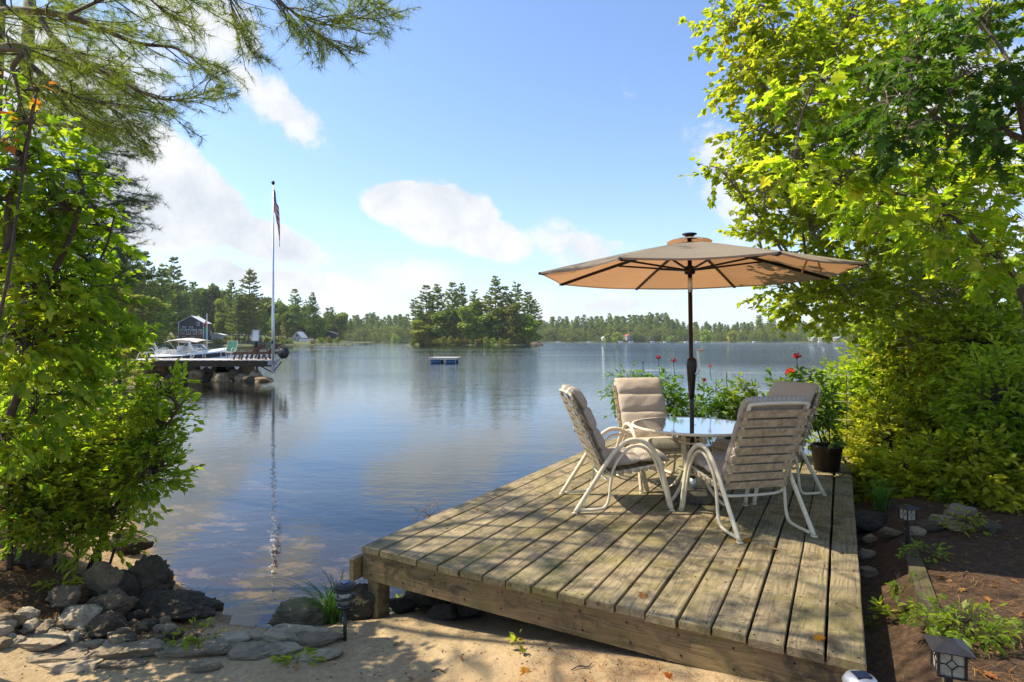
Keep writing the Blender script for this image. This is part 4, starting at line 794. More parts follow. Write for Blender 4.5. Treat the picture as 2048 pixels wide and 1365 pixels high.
# ------------------------------------------------------------------ the deck
deck = thing('wooden_deck', 'large weathered plank deck jutting out over the lake edge', 'deck', (FL[0], FL[1], DZ), DANG)
NB = 18; pitch = DW / NB; bw = pitch - .014
def board_mesh(L, w_, h_, bev=.005, seg=14, seed=0):
    r_ = np.random.RandomState(seed); g = MB(); A = []
    for i in range(seg + 1):
        y = L * i / seg; wob = r_.randn() * .0012; s = w_ / 2
        pr = [(-s, -h_), (-s, -bev), (-s + bev, 0), (s - bev, 0), (s, -bev), (s, -h_), (-s, -h_)]
        A.append([(a + wob, y, b + (.0015 * math.sin(y * 2 + seed) if b == 0 else 0)) for a, b in pr])
    A = np.array(A); g.grid(A, flip=True); n = 6
    g.add(A[0, :6], [(0, 1, 2, 3, 4, 5)]); g.add(A[-1, :6], [(5, 4, 3, 2, 1, 0)]); return g

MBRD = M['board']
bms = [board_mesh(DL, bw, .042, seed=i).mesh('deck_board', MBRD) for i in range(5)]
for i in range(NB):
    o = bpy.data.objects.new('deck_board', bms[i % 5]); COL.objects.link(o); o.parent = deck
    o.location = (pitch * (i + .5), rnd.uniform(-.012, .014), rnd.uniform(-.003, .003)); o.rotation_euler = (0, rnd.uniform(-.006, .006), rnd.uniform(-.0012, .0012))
part('front_rim_board', 'fascia', deck, lambda g: g.box((DW / 2, .045, -.045 - .1), (DW - .02, .04, .2)))
part('left_rim_board', 'fascia', deck, lambda g: g.box((.03, DL / 2, -.045 - .1), (.04, DL - .1, .2)))
part('left_rim_board', 'fascia', deck, lambda g: g.box((-.035, 1.5, -.045 - .12), (.04, 3.1, .16)))
part('right_rim_board', 'fascia', deck, lambda g: g.box((DW - .03, DL / 2, -.045 - .1), (.04, DL - .1, .2)))
part('back_rim_board', 'fascia', deck, lambda g: g.box((DW / 2, DL - .04, -.045 - .1), (DW - .1, .04, .2)))
for i in range(1, 9): part('joist', 'timber', deck, lambda g: g.box((DW / 2, i * .62, -.045 - .08), (DW - .2, .04, .15)))
for (a, b) in ((.1, .1), (.1, 2.2), (.1, 4.2), (.1, 5.4), (1.7, 2.2), (1.7, 5.3), (3.1, 5.4)):
    p = dk(a, b); zb = float(gz(p[0], p[1])) - .15
    part('post', 'fascia', deck, lambda g: g.box((a, b, (zb - DZ - .045) / 2 - .1), (.1, .13, -(zb - DZ) - .12)))
def nails(g):
    for i in range(12):
        for zz in (-.09, -.2): g.lathe([(0, .004), (.006, .003), (.007, 0)], 6, (.12 + i * .28 + rnd.uniform(-.03, .03), .0245, zz), M=Matrix.Rotation(R(90), 3, 'X'))
    for i in range(NB):
        for j in range(0, 9):
            for s_ in (-.3, .3): g.lathe([(0, .002), (.0055, .0018), (.0062, 0)], 6, (pitch * (i + .5 + s_) + rnd.uniform(-.006, .006), j * .62 + .05 + rnd.uniform(-.01, .01), .0005))
part('nail_heads', 'black_metal', deck, nails, kind='stuff')
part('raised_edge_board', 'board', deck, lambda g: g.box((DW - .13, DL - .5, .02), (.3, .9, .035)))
DO = deck
def dl(px, py): p = PZ(px, py, DZ); return p
# ------------------------------------------------------------------ table
TC = P(1386, 1000, 5.72); TX, TY = TC[0] , 5.72
tbl = thing('patio_table', 'round glass topped patio table with pale rim around the umbrella pole', 'table', (TX, TY, DZ))
part('glass_top', 'glass', tbl, lambda g: g.lathe([(.035, .722), (.572, .722), (.572, .712), (.035, .712), (.035, .722)], 48))
part('rim', 'cream', tbl, lambda g: g.lathe([(.572, .725), (.588, .725), (.595, .718), (.595, .708), (.588, .70), (.572, .70), (.572, .725)], 48), True)
for k in range(4):
    a = R(35 + 90 * k); ca, sa = math.cos(a), math.sin(a)
    part('leg', 'cream', tbl, lambda g: g.tube([(ca * .34, sa * .34, .7), (ca * .15, sa * .15, .66), (ca * .12, sa * .12, .5), (ca * .13, sa * .13, .25), (ca * .25, sa * .25, .08), (ca * .36, sa * .36, .015)], .016, 8, smooth=5), True)
for z_, r_ in ((.56, .13), (.3, .14)):
    part('ring', 'cream', tbl, lambda g: g.tube([(r_ * math.cos(t_), r_ * math.sin(t_), z_) for t_ in np.linspace(0, 6.283, 25)], .01, 6), True)
part('support_bar', 'cream', tbl, lambda g: [g.tube([(math.cos(R(35 + 90 * k)) * .57, math.sin(R(35 + 90 * k)) * .57, .698), (math.cos(R(35 + 90 * k)) * .1, math.sin(R(35 + 90 * k)) * .1, .698)], .01, 6) for k in range(4)])
# ------------------------------------------------------------------ umbrella
um = thing('patio_umbrella', 'open tan octagonal umbrella on a dark pole above the table', 'umbrella', (TX, TY, DZ))
PT = V3(-.035, .0, 2.57)
part('pole', 'bronze', um, lambda g: g.tube([(0, 0, .05), (-.008, 0, .6), tuple(PT * [1, 1, .99])], .021, 14), True)
part('pole_joint', 'alu', um, lambda g: g.tube([(-.0275, 0, 2.02), (-.0285, 0, 2.16)], .023, 14), True)
part('crank_housing', 'bronze', um, lambda g: g.tube([(-.018, -.01, .98), (-.018, -.012, 1.18), (-.018, -.015, 1.3), (-.018, -.012, 1.36), (-.018, -.01, 1.38)], [.026, .04, .05, .046, .03], 12), True)
part('crank_handle', 'alu', um, lambda g: [g.tube([(.01, -.05, 1.22), (.045, -.06, 1.26), (.03, -.06, 1.40), (.02, -.06, 1.46)], .013, 7), g.tube([(.01, -.06, 1.455), (.085, -.06, 1.455)], .014, 7)])
RA = 1.49; ZR = 2.19; ZA = 2.5; ANG = [R(8 + 45 * k) for k in range(8)]
def can_pt(a_idx, s, t):
    """panel a_idx, s across 0..1, t out 0..1"""
    a0, a1 = ANG[a_idx], ANG[(a_idx + 1) % 8]; e0 = V3(math.cos(a0), math.sin(a0), 0); e1 = V3(math.cos(a1), math.sin(a1), 0)
    rr = .09 + (RA - .09) * t; zc = ZA + (ZR - ZA) * (t ** 1.12); e = e0 * (1 - s) + e1 * s
    sag = math.sin(math.pi * s); p = e * rr * (1 - .035 * sag * t); z = zc - .035 * sag * t * (1.2 - t) - .012 * sag * t; return V3(p[0] + PT[0], p[1], z)
cano = MB(); und = MB(); nS, nT = 9, 14; hems = []
for k in range(8):
    A = np.array([[can_pt(k, i / (nS - 1), j / (nT - 1)) for j in range(nT)] for i in range(nS)]); cano.grid(A); hems.append(A[:-1, -1])
can = cano.build('canopy', M['canopy'], um, True)
H = np.concatenate(hems); H = np.vstack([H, H[:1]])
part('hem', 'canopy', um, lambda g: g.grid(np.stack([H + [0, 0, .003], H * [.999, .999, 1] - [0, 0, .014]], 1)))
def vent(g):
    for k in range(8):
        for s0 in range(4):
            pts = []
            for s in (s0 / 4, (s0 + 1) / 4):
                for t in (0, .5, 1): a0, a1 = ANG[k], ANG[(k + 1) % 8]; e = V3(math.cos(a0), math.sin(a0), 0) * (1 - s) + V3(math.cos(a1), math.sin(a1), 0) * s; rr = .03 + .2 * t; pts.append(V3(PT[0], 0, 0) + e * rr + V3(0, 0, 2.56 - .04 * t - .02 * t * t + .02 * math.sin(math.pi * s) * t))
            g.add(pts, [(0, 1, 4, 3), (1, 2, 5, 4)])
part('vent', 'canopy', um, vent, True)
part('solar_cap', 'black', um, lambda g: g.lathe([(0, 2.56), (.04, 2.565), (.05, 2.575), (.07, 2.582), (.07, 2.592), (.05, 2.597), (0, 2.597)], 16, (PT[0], 0, 0)), False)
for k in range(8):
    e = V3(math.cos(ANG[k]), math.sin(ANG[k]), 0)
    rp = [can_pt(k, 0, t) - V3(0, 0, .018) for t in np.linspace(0, .985, 9)]
    rb = part('rib', 'bronze', um, lambda g: g.tube(rp, .0125, 6, flat=1.4)); part('rib_tip', 'bronze', rb, lambda g: g.tube([rp[-1], rp[-1] + e * .03 + V3(0, 0, .004)], .014, 6))
    part('strut', 'bronze', um, lambda g: g.tube([V3(PT[0], 0, 2.235) + e * .03, can_pt(k, 0, .48) - V3(0, 0, .03)], .0105, 6))
    led = part('led_string', 'white', rb, lambda g: [g.box(can_pt(k, 0, t) - V3(0, 0, .032), (.008, .008, .006)) for t in np.linspace(.3, .95, 9)])
part('hub', 'bronze', um, lambda g: g.lathe([(.022, 2.19), (.05, 2.2), (.055, 2.24), (.045, 2.27), (.022, 2.28)], 14, (PT[0] * .9, 0, 0)), True)
part('top_hub', 'bronze', um, lambda g: g.lathe([(.022, 2.43), (.07, 2.44), (.075, 2.48), (.022, 2.5)], 14, (PT[0], 0, 0)), True)
part('hanging_strap', 'canopy', um, lambda g: [g.grid(np.array([[can_pt(7, .0, .72) + V3(.05 * s_, 0.02, -.02) + V3(.02 * s_ * k + q_, 0, -.045 * k) for q_ in (0, .02)] for k in range(4)])) for s_ in (-1, .6)])
ub = thing('umbrella_base', 'dark mossy stone umbrella base standing on the deck under the table', 'umbrella base', (TX, TY, DZ), R(20))
part('slab', 'concrete', ub, lambda g: g.lathe([(0, .003), (.24, .003), (.25, .02), (.245, .085), (.22, .1), (.06, .105), (0, .105)], 8))
part('sleeve', 'alu', ub, lambda g: g.lathe([(.024, .1), (.034, .1), (.034, .2), (.024, .2)], 12), True)
# ------------------------------------------------------------------ chairs
def cushion(w_, L, th, seams, nx=22, ny=60, seed=0, taper=.0, curl=0):
    """puffy pad: x across, y along, z up; seams are fractions of the length. Returns grid verts, uv"""
    r_ = np.random.RandomState(seed); g = MB(); edges = [0] + list(seams) + [1]
    A = np.zeros((2, nx, ny, 3)); U = np.zeros((nx, ny, 2)); ph = r_.rand(6) * 6.28
    for i in range(nx):
        u = -math.cos(math.pi * i / (nx - 1))
        for j in range(ny):
            v = j / (ny - 1); seg = max(k for k in range(len(edges) - 1) if v >= edges[k] - 1e-9); f = (v - edges[seg]) / (edges[seg + 1] - edges[seg]); f = min(max(f, 0), 1)
            pv = max(0, 1 - abs(2 * f - 1) ** 4) ** .5; pu = max(0, 1 - abs(u) ** 5) ** .5; pe = .15 + .85 * pv if 0 < v < 1 else 0
            t = th / 2 * pe * pu * (1 + .05 * math.sin(u * 4 + v * 13 + ph[0]) + .04 * math.sin(u * 9 + ph[1] + v * 30) * (1 if abs(u) > .4 else .3))
            xx = u * w_ / 2 * (1 - .03 * (1 - pv)) * (1 + taper * v)
            yy = v * L; A[0, i, j] = (xx, yy, t + .002); A[1, i, j] = (xx, yy, -t * .8); U[i, j] = (u * .5 * w_ / .55, v * L / .55)
    g.grid(A[0], uv=U.reshape(-1, 2), flip=True); g.grid(A[1], uv=U.reshape(-1, 2)); return g
def frame_side(s):
    x = s * .33
    main = [(x, -.45, .012), (x, -.30, .24), (x, -.155, .46), (x, -.06, .575), (x, .06, .65), (x, .20, .62), (x, .315, .48), (x, .38, .26), (x, .44, .012)]
    xi = s * .318
    inner = [(xi, .425, .02), (xi, .355, .27), (xi, .285, .46), (xi, .19, .575), (xi, .07, .585), (xi, -.03, .50), (xi, -.10, .38), (xi, -.125, .25), (xi, -.14, .12), (xi, -.175, .05), (xi, -.25, .03), (xi, -.42, .024)]
    return main, inner
def back_at(t, x=0.0, off=0.0):      # along the back from the seat to the top
    b0 = V3(0, -.16, .33); b1 = V3(0, -.48, 1.06); d = nrm(b1 - b0); n_ = V3(0, d[2], -d[1]); L = np.linalg.norm(b1 - b0); return V3(x, 0, 0) + b0 + d * L * t + n_ * off
def chair(loc, rz, label, seed, cush=True, group='high backed cushioned chairs around the glass table'):
    t = thing('patio_chair', label, 'chair', loc, rz, group)
    for s in (-1, 1):
        m_, i_ = frame_side(s)
        part('side_tube', 'cream', t, lambda g: g.tube(m_, .0165, 10, smooth=8, flat=1.25), True)
        part('inner_tube', 'cream', t, lambda g: g.tube(i_, .0135, 8, smooth=6), True)
        part('foot_cap', 'cream', t, lambda g: [g.box((s * .33, -.453, .006), (.036, .04, .012)), g.box((s * .33, .443, .006), (.036, .04, .012))])
    bw_ = .265
    pts = [(-bw_, -.16, .33)] + [tuple(back_at(u, -bw_)) for u in (.15, .5, .85)] + [tuple(back_at(.95, -bw_ * .97)), tuple(back_at(1.0, -bw_ * .8))]
    pts = pts + [(-p[0], p[1], p[2]) for p in pts[::-1]]
    part('back_frame', 'cream', t, lambda g: g.tube(pts, .0145, 8, smooth=5), True)
    part('seat_frame', 'cream', t, lambda g: g.tube([(-.265, -.16, .335), (-.265, 0, .35), (-.265, .3, .40), (-.25, .38, .405), (-.2, .40, .40), (.2, .40, .40), (.25, .38, .405), (.265, .3, .40), (.265, 0, .35), (.265, -.16, .335)], .0145, 8, smooth=4), True)
    part('cross_bar', 'cream', t, lambda g: [g.tube([(-.318, -.115, .30), (-.2, -.13, .27), (.2, -.13, .27), (.318, -.115, .30)], .013, 8, smooth=4), g.tube([(-.318, .33, .36), (-.2, .34, .34), (.2, .34, .34), (.318, .33, .36)], .013, 8, smooth=4)], True)
    for k in range(9):
        u = .06 + .105 * k; hw = bw_ * (1.04 if u < .9 else .98)
        a = back_at(u, 0); d = nrm(back_at(1) - back_at(0)); n_ = V3(0, d[2], -d[1])
        def st(g):
            prof = [(-.02, -.0), (.02, -.0)]; rows = []
            for xx, oo in ((-hw + .01, .014), (-hw - .018, .012), (-hw - .018, -.012), (-hw + .01, -.017), (0, -.0155), (hw - .01, -.017), (hw + .018, -.012), (hw + .018, .012), (hw - .01, .014)):
                rows.append([a + d * q_ + n_ * oo + V3(xx, 0, 0) for q_ in (-.033, .033)])
            A = np.array(rows); g.grid(A); g.grid(A * 1.0 + n_ * .003, flip=True)
        part('back_strap', 'strap', t, st)
    for k in range(7):
        y_ = -.09 + .075 * k; z_ = .345 + (y_ + .1) * .13
        part('seat_strap', 'strap', t, lambda g: g.box((0, y_, z_ - .012), (.57, .05, .034), 0))
    if cush:
        g = cushion(.56, .82, .115, (.235, .48, .74), seed=seed)
        V = g.V[0]; 
        for q in range(len(g.V)):
            V = g.V[q]; u = V[:, 1] / .80 * .99 + .03; base = np.array([back_at(a_, 0, .062 + .012) for a_ in u]); d = nrm(back_at(1) - back_at(0)); n_ = V3(0, d[2], -d[1])
            cur = np.clip((u - .82) / .2, 0, 1) ** 2
            g.V[q] = base + np.outer(V[:, 2], n_) + np.outer(V[:, 0], [1, 0, 0]) - np.outer(cur * .03, n_)
        part_ = g.build('back_cushion', M['fabric'], t, True, True)
        part('cushion_tie', 'fabric', part_, lambda g: [g.tube([back_at(.5, s * .27, .02), back_at(.5, s * .3, -.01), back_at(.46, s * .29, -.03), back_at(.42, s * .31, -.02)], .006, 5, smooth=3) for s in (-1, 1)])
        g = cushion(.55, .55, .11, (.5,), seed=seed + 3, ny=46)
        for q in range(len(g.V)):
            V = g.V[q]; yy = -.1 + V[:, 1]; zz = .385 + (yy + .1) * .13 + .02; g.V[q] = np.stack([V[:, 0], yy, zz + V[:, 2] + .014 - np.clip(yy - .36, 0, 1) * .5], -1)
        g.build('seat_cushion', M['fabric'], t, True, True)
    return t
def ch_rz(fx_, fy_): return math.atan2(fy_, fx_) - math.pi / 2
chair((.98, 5.60, DZ), ch_rz(.99, .10), 'beige cushioned chair at left of the table, seen from its back and side', 1)
chair((1.55, 6.42, DZ), ch_rz(.19, -.98), 'beige cushioned chair behind the table, facing the camera', 2)
chair((2.58, 6.0, DZ), ch_rz(-.93, -.36), 'beige cushioned chair mostly hidden behind the nearest chair, turned to the left', 3)
chair((1.96, 4.98, DZ), ch_rz(-.22, .975), 'nearest beige chair, seen squarely from behind with its strapped back', 4)
# ------------------------------------------------------------------ rocks, slabs and cobbles of the near shore
def rk(px, py, wpx, hpx, z, mat, seed, label, name='boulder', dep=.8, ico=ICO4, rz=0, rough=.2, slab=False, tilt=(0, 0)):
    """bottom of the rock seen at px,py lying at height z"""
    q = PZ(px, py, z)
    for _ in range(4): zg = float(gz(q[0], q[1])); zg = max(zg, -.1); q = PZ(px, py, zg)
    z = zg - .01; s = q[1] / F; W_ = wpx * s; H_ = hpx * s; ctr = (q[0], q[1] + W_ * dep * .4, z + H_ * .42)
    return rock(name, label, 'rock' if name != 'slab_stone' else 'stone slab', ctr, (W_, W_ * dep, H_), rz, mat, seed, ico=ico, rough=rough, slab=slab, tilt=tilt)
rk(205, 1205, 66, 84, .28, 'rock_brown', 1, 'upright tan boulder with mossy face under the bush', rz=.4, dep=.7)
rk(268, 1205, 92, 70, .1, 'rock_dark', 2, 'dark rough boulder with pocked skin at the water edge', rough=.3, rz=.3)
rk(235, 1215, 60, 60, .15, 'rock_dark', 3, 'smaller black boulder between the tan one and the pocked one')
rk(335, 1240, 165, 44, .08, 'rock_dark', 4, 'long low black boulder lying in the shallows', dep=.45, rz=-.08)
rk(412, 1228, 55, 28, .02, 'rock_dark', 5, 'small flat dark rock at the tip of the long boulder', dep=.6)
rk(592, 1258, 118, 48, .05, 'rock_grey', 6, 'mottled dark boulder at the water edge left of the round lantern', dep=.5)
rk(722, 1240, 80, 60, .12, 'rock_dark', 7, 'dark boulder beside the deck post behind the lantern', dep=.7)
rk(208, 1245, 75, 50, .22, 'rock_brown', 8, 'rounded brown boulder below the upright tan one')
rk(202, 1278, 62, 44, .22, 'rock_dark', 9, 'egg shaped black stone on the gravel')
rk(120, 1215, 60, 40, .45, 'rock_grey', 10, 'half buried grey stone in the pine litter')
rk(38, 1135, 80, 45, .55, 'rock_grey', 12, 'lichen grey stone at the far left under the bush')
rk(250, 1110, 70, 40, .2, 'rock_dark', 13, 'dark stone at the roots of the bush by the water')
rk(150, 1265, 75, 42, .3, 'rock_pale', 14, 'pale knobbly stone left of the egg shaped one')
SL = [(50, 1302, 150, 26, 'slate', 'dark layered slab at the far left of the stone edging'), (95, 1332, 150, 24, 'rock_grey', 'low brownish slab, front row far left'), (150, 1322, 120, 22, 'slate', 'narrow dark slab behind the pale fan shaped one'), (128, 1345, 122, 22, 'slate', 'pale grey fan shaped slab in the front row'),
      (240, 1320, 130, 36, 'slate', 'broad smooth grey slab left of centre in the edging'), (225, 1338, 95, 16, 'slate', 'thin grey slab under the broad smooth one'), (365, 1318, 140, 22, 'slate', 'long flat grey slab in the middle of the edging'), (398, 1346, 80, 22, 'slate', 'thick dark wedge of slate lying alone on the sand'),
      (460, 1290, 75, 22, 'rock_pale', 'small white slab by the beach'), (490, 1316, 140, 16, 'slate', 'thin flat slab right of the middle'), (575, 1283, 130, 20, 'slate', 'grey slab just in front of the mottled boulder'), (630, 1292, 90, 26, 'rock_grey', 'sloping grey slab left of the lantern stake'), (632, 1322, 90, 14, 'slate', 'flat slate piece nearest the lantern stake'), (505, 1278, 50, 14, 'slate', 'small flat stone between beach and slabs'), (560, 1310, 100, 14, 'slate', 'low grey slab with sand over its edge')]
for i, (px, py, wp, hp_, m_, lb) in enumerate(SL):
    zz = .235; q = PZ(px, py, zz); zz = float(gz(q[0], q[1])) - .0; rk(px, py, wp, hp_ * .62 + 4, zz - .012, m_, 500 + i, lb, 'slab_stone', .5, ICO4, (i * 37 % 10 - 5) * .03, .06, True, (-.05, (i % 3 - 1) * .05))
cob = [(px, py) for px, py in [(12, 1262), (35, 1248), (60, 1256), (45, 1268), (20, 1280), (75, 1278), (92, 1256), (105, 1275), (118, 1262), (10, 1240), (52, 1238), (130, 1280), (88, 1268), (30, 1290), (68, 1290), (142, 1288), (160, 1280), (175, 1290), (190, 1300), (215, 1300), (232, 1295), (250, 1288), (262, 1300), (285, 1298), (118, 1240), (140, 1232), (160, 1246), (175, 1238), (248, 1262), (262, 1250), (280, 1262), (300, 1255), (318, 1262), (272, 1240), (330, 1250), (340, 1268), (352, 1275), (2, 1268), (5, 1295), (300, 1280), (318, 1290), (240, 1278)]]
cob.sort()
for i, (px, py) in enumerate(cob):
    s_ = rnd.uniform(16, 40); m_ = ['rock_pale', 'rock_brown', 'rock_grey', 'rock_pale', 'rock_pale'][i % 5] if px < 245 else ['rock_brown', 'rock_grey', 'rock_dark'][i % 3]
    q = PZ(px, py, .28); z_ = float(gz(q[0], q[1])); q = PZ(px, py, z_)
    W_ = s_ * q[1] / F; rock('cobble', '%s cobble in the stone heap, %s from the left' % ({'rock_pale': 'pale', 'rock_brown': 'tan', 'rock_grey': 'grey', 'rock_dark': 'dark'}[m_], ORD[i]), 'stone', (q[0], q[1], z_ + W_ * .2), (W_, W_ * rnd.uniform(.6, .95), W_ * rnd.uniform(.55, .8)), rnd.random() * 3, m_, 600 + i, 'cobbles heaped left of the slabs', ICO3, rough=.15)
RR = [(1745, 1062, 95, 32, 'rock_dark', 'flat dark shelf rock beside the far right edge of the deck'), (1700, 1062, 60, 26, 'rock_grey', 'grey stone wedged against the deck side'), (1865, 1064, 50, 20, 'rock_dark', 'dark flat stone behind the lantern stake'), (1930, 1064, 55, 16, 'rock_grey', 'grey edging stone right of the dark flat one'), (1985, 1066, 55, 22, 'rock_dark', 'dark edging stone near the right border'), (1790, 1075, 40, 18, 'rock_brown', 'small tan stone left of the lantern stake'), (1838, 1072, 40, 16, 'rock_grey', 'small grey stone at the foot of the lantern stake'),
      (1745, 1085, 28, 14, 'rock_brown', 'small tan stone in the gap beside the deck, farthest'), (1738, 1120, 34, 20, 'rock_grey', 'grey stone in the gap beside the deck, middle'), (1742, 1155, 34, 20, 'rock_brown', 'tan stone in the gap beside the deck, nearest'), (1930, 1040, 60, 30, 'rock_pale', 'sunlit white rock among the shrub stems'), (1890, 1048, 36, 20, 'rock_pale', 'small sunlit pale rock among the shrub stems')]
for i, (px, py, wp, hp_, m_, lb) in enumerate(RR):
    z_ = .55; q = PZ(px, py, z_); z_ = float(gz(q[0], q[1])); rk(px, py, wp, hp_, z_ - .01, m_, 700 + i, lb, ico=ICO3, dep=.7)
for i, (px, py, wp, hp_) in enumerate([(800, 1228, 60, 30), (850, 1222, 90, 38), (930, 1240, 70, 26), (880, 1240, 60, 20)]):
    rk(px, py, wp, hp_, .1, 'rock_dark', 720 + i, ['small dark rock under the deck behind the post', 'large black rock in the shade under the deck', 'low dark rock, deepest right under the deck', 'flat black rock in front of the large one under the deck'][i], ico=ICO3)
# landscape timber
tmb = thing('landscape_timber', 'old square landscape timber along the right side of the deck', 'timber', dk(3.62, 0.1, -.135), DANG)
part('beam', 'timber', tmb, lambda g: g.box((0, .95, 0), (.1, 2.6, .14)))
# loose grit on the sand
def grit():
    r_ = np.random.RandomState(3); g = MB(); n = 9000; X = r_.uniform(-3.6, 3.2, n); Y = 2.2 + r_.rand(n) ** 1.4 * 3.2; Z = gz(X, Y); a = (X - FL[0]) * UN[0] + (Y - FL[1]) * UN[1]; b = (X - FL[0]) * UU[0] + (Y - FL[1]) * UU[1]
    k = (Z > .02) & ~((a > 0) & (a < 3.25) & (b > .1)); X, Y, Z = X[k], Y[k], Z[k]; n = len(X)
    T_ = np.array([(1, 0, 0), (-.5, .8, 0), (-.6, -.8, 0), (.1, 0, .8)]); Fc = np.array([(0, 1, 3), (1, 2, 3), (2, 0, 3)])
    s = (.0025 + .008 * r_.rand(n) ** 4)[:, None, None]; an = r_.rand(n) * 6.28; ca, sa = np.cos(an), np.sin(an); Rm = np.stack([np.stack([ca, -sa, 0 * ca], -1), np.stack([sa, ca, 0 * ca], -1), np.stack([0 * ca, 0 * ca, 1 + 0 * ca], -1)], 1)
    V = np.einsum('nij,kj->nki', Rm, T_) * s + np.stack([X, Y, Z], -1)[:, None]; g.add(V.reshape(-1, 3), (Fc[None] + 4 * np.arange(n)[:, None, None]).reshape(-1, 3))
    tag(g.build('gravel', M['rock_brown']), 'coarse grit scattered over the sand', 'gravel', kind='stuff')
grit()
def needles(name, label, n, xr, yr, mask, mat, L=.07):
    r_ = np.random.RandomState(9 + n); X = r_.uniform(*xr, n); Y = r_.uniform(*yr, n); a = (X - FL[0]) * UN[0] + (Y - FL[1]) * UN[1]; b = (X - FL[0]) * UU[0] + (Y - FL[1]) * UU[1]; Z = gz(X, Y)
    k = mask(X, Y, a, b) & (Z > .03); X, Y, Z = X[k], Y[k], Z[k]; n = len(X); an = r_.rand(n) * 6.28; d = np.stack([np.cos(an), np.sin(an), r_.randn(n) * .18], -1) * (L * (.5 + r_.rand(n)))[:, None]; s = np.stack([-np.sin(an), np.cos(an), 0 * an], -1) * .0011
    c = np.stack([X, Y, Z + .006 + .012 * r_.rand(n)], -1); V = np.stack([c - d / 2 - s, c - d / 2 + s, c + d / 2 + s, c + d / 2 - s], 1).reshape(-1, 3); g = MB(); g.add(V, np.arange(4 * n).reshape(n, 4)); return tag(g.build(name, M[mat]), label, 'pine litter', kind='stuff')
M['needle_dry'] = leafmat('dry pine needle', [(0, (.16, .06, .025)), (.6, (.34, .16, .07)), (1, (.5, .3, .15))], [(0, (.2, .08, .03)), (1, (.4, .2, .08))], .2, .02)
needles('fallen_needles', 'reddish dry pine needles over the left bank', 9000, (-5.5, -1.6), (3.6, 6.2), lambda X, Y, a, b: (X < -2.2 - .8 * np.clip(4.1 - Y, 0, 1)) & (Y > 3.75), 'needle_dry')
needles('fallen_needles', 'orange dry needles over sand and mulch at the right front', 9000, (-.2, 5.5), (2.0, 6.0), lambda X, Y, a, b: ((a > 3.6) | ((b < -.02) & (a > 1.6))) & (lump(X, Y, 5) > -.12), 'needle_dry')
# ------------------------------------------------------------------ leaves
def leaf_tmpl(kind):
    if kind == 'maple':
        o = [(0, 0), (-.12, .06), (-.42, .12), (-.3, .3), (-.52, .52), (-.24, .55), (-.2, .72), (0, 1.0), (.2, .72), (.24, .55), (.52, .52), (.3, .3), (.42, .12), (.12, .06)]
        V = [(x_, y_, .16 * abs(x_) - .12 * y_ * y_) for x_, y_ in o] + [(0, .42, -.03)]; Fc = [(14, i, (i + 1) % 14) for i in range(14)]
        return np.array(V), np.array([(a, c_, b_) for a, b_, c_ in Fc])
    if kind == 'maple_lo':
        o = [(0, 0), (-.4, .12), (-.5, .52), (-.2, .66), (0, 1.0), (.2, .66), (.5, .52), (.4, .12)]
        V = [(x_, y_, .18 * abs(x_) - .12 * y_ * y_) for x_, y_ in o]; return np.array(V), np.array([(0, 4, 3), (0, 3, 2), (0, 2, 1), (0, 7, 6), (0, 6, 5), (0, 5, 4)])
    if kind == 'oak':
        o = [(0, 0), (-.1, .12), (-.28, .2), (-.12, .3), (-.4, .46), (-.13, .5), (-.34, .72), (-.1, .74), (0, 1), (.1, .74), (.34, .72), (.13, .5), (.4, .46), (.12, .3), (.28, .2), (.1, .12)]
        V = [(x_, y_, .2 * abs(x_) - .15 * y_ * y_) for x_, y_ in o] + [(0, .5, -.03)]; n = len(o); return np.array(V), np.array([(n, (i + 1) % n, i) for i in range(n)])
    if kind == 'oval':
        V = [(0, 0, 0), (-.2, .3, .07), (-.21, .62, .05), (0, 1, -.1), (.21, .62, .05), (.2, .3, .07), (0, .5, -.02)]; return np.array(V), np.array([(6, 1, 0), (6, 2, 1), (6, 3, 2), (6, 4, 3), (6, 5, 4), (6, 0, 5)])
    if kind == 'lance':
        V = [(0, 0, 0), (-.14, .35, .05), (0, 1, -.12), (.14, .35, .05)]; return np.array(V), np.array([(0, 2, 1), (0, 3, 2)])
TM = {k: leaf_tmpl(k) for k in ('maple', 'maple_lo', 'oak', 'oval', 'lance')}
def frames(d, n_):
    d = nrm(d); x_ = nrm(np.cross(d, n_)); z_ = np.cross(x_, d); return np.stack([x_, d, z_], -1)
def scatter(tm, pos, Rm, sc):
    V, Fc = tm; n = len(pos); k = len(V); q_ = np.random.RandomState(n); vv = V[None] * np.stack([q_.uniform(.72, 1.08, n), np.ones(n), q_.uniform(-.3, 2.6, n)], -1)[:, None]; W_ = np.einsum('nij,nkj->nki', Rm, vv) * sc[:, None, None] + pos[:, None]
    return W_.reshape(-1, 3), (Fc[None] + k * np.arange(n)[:, None, None]).reshape(-1, 3)
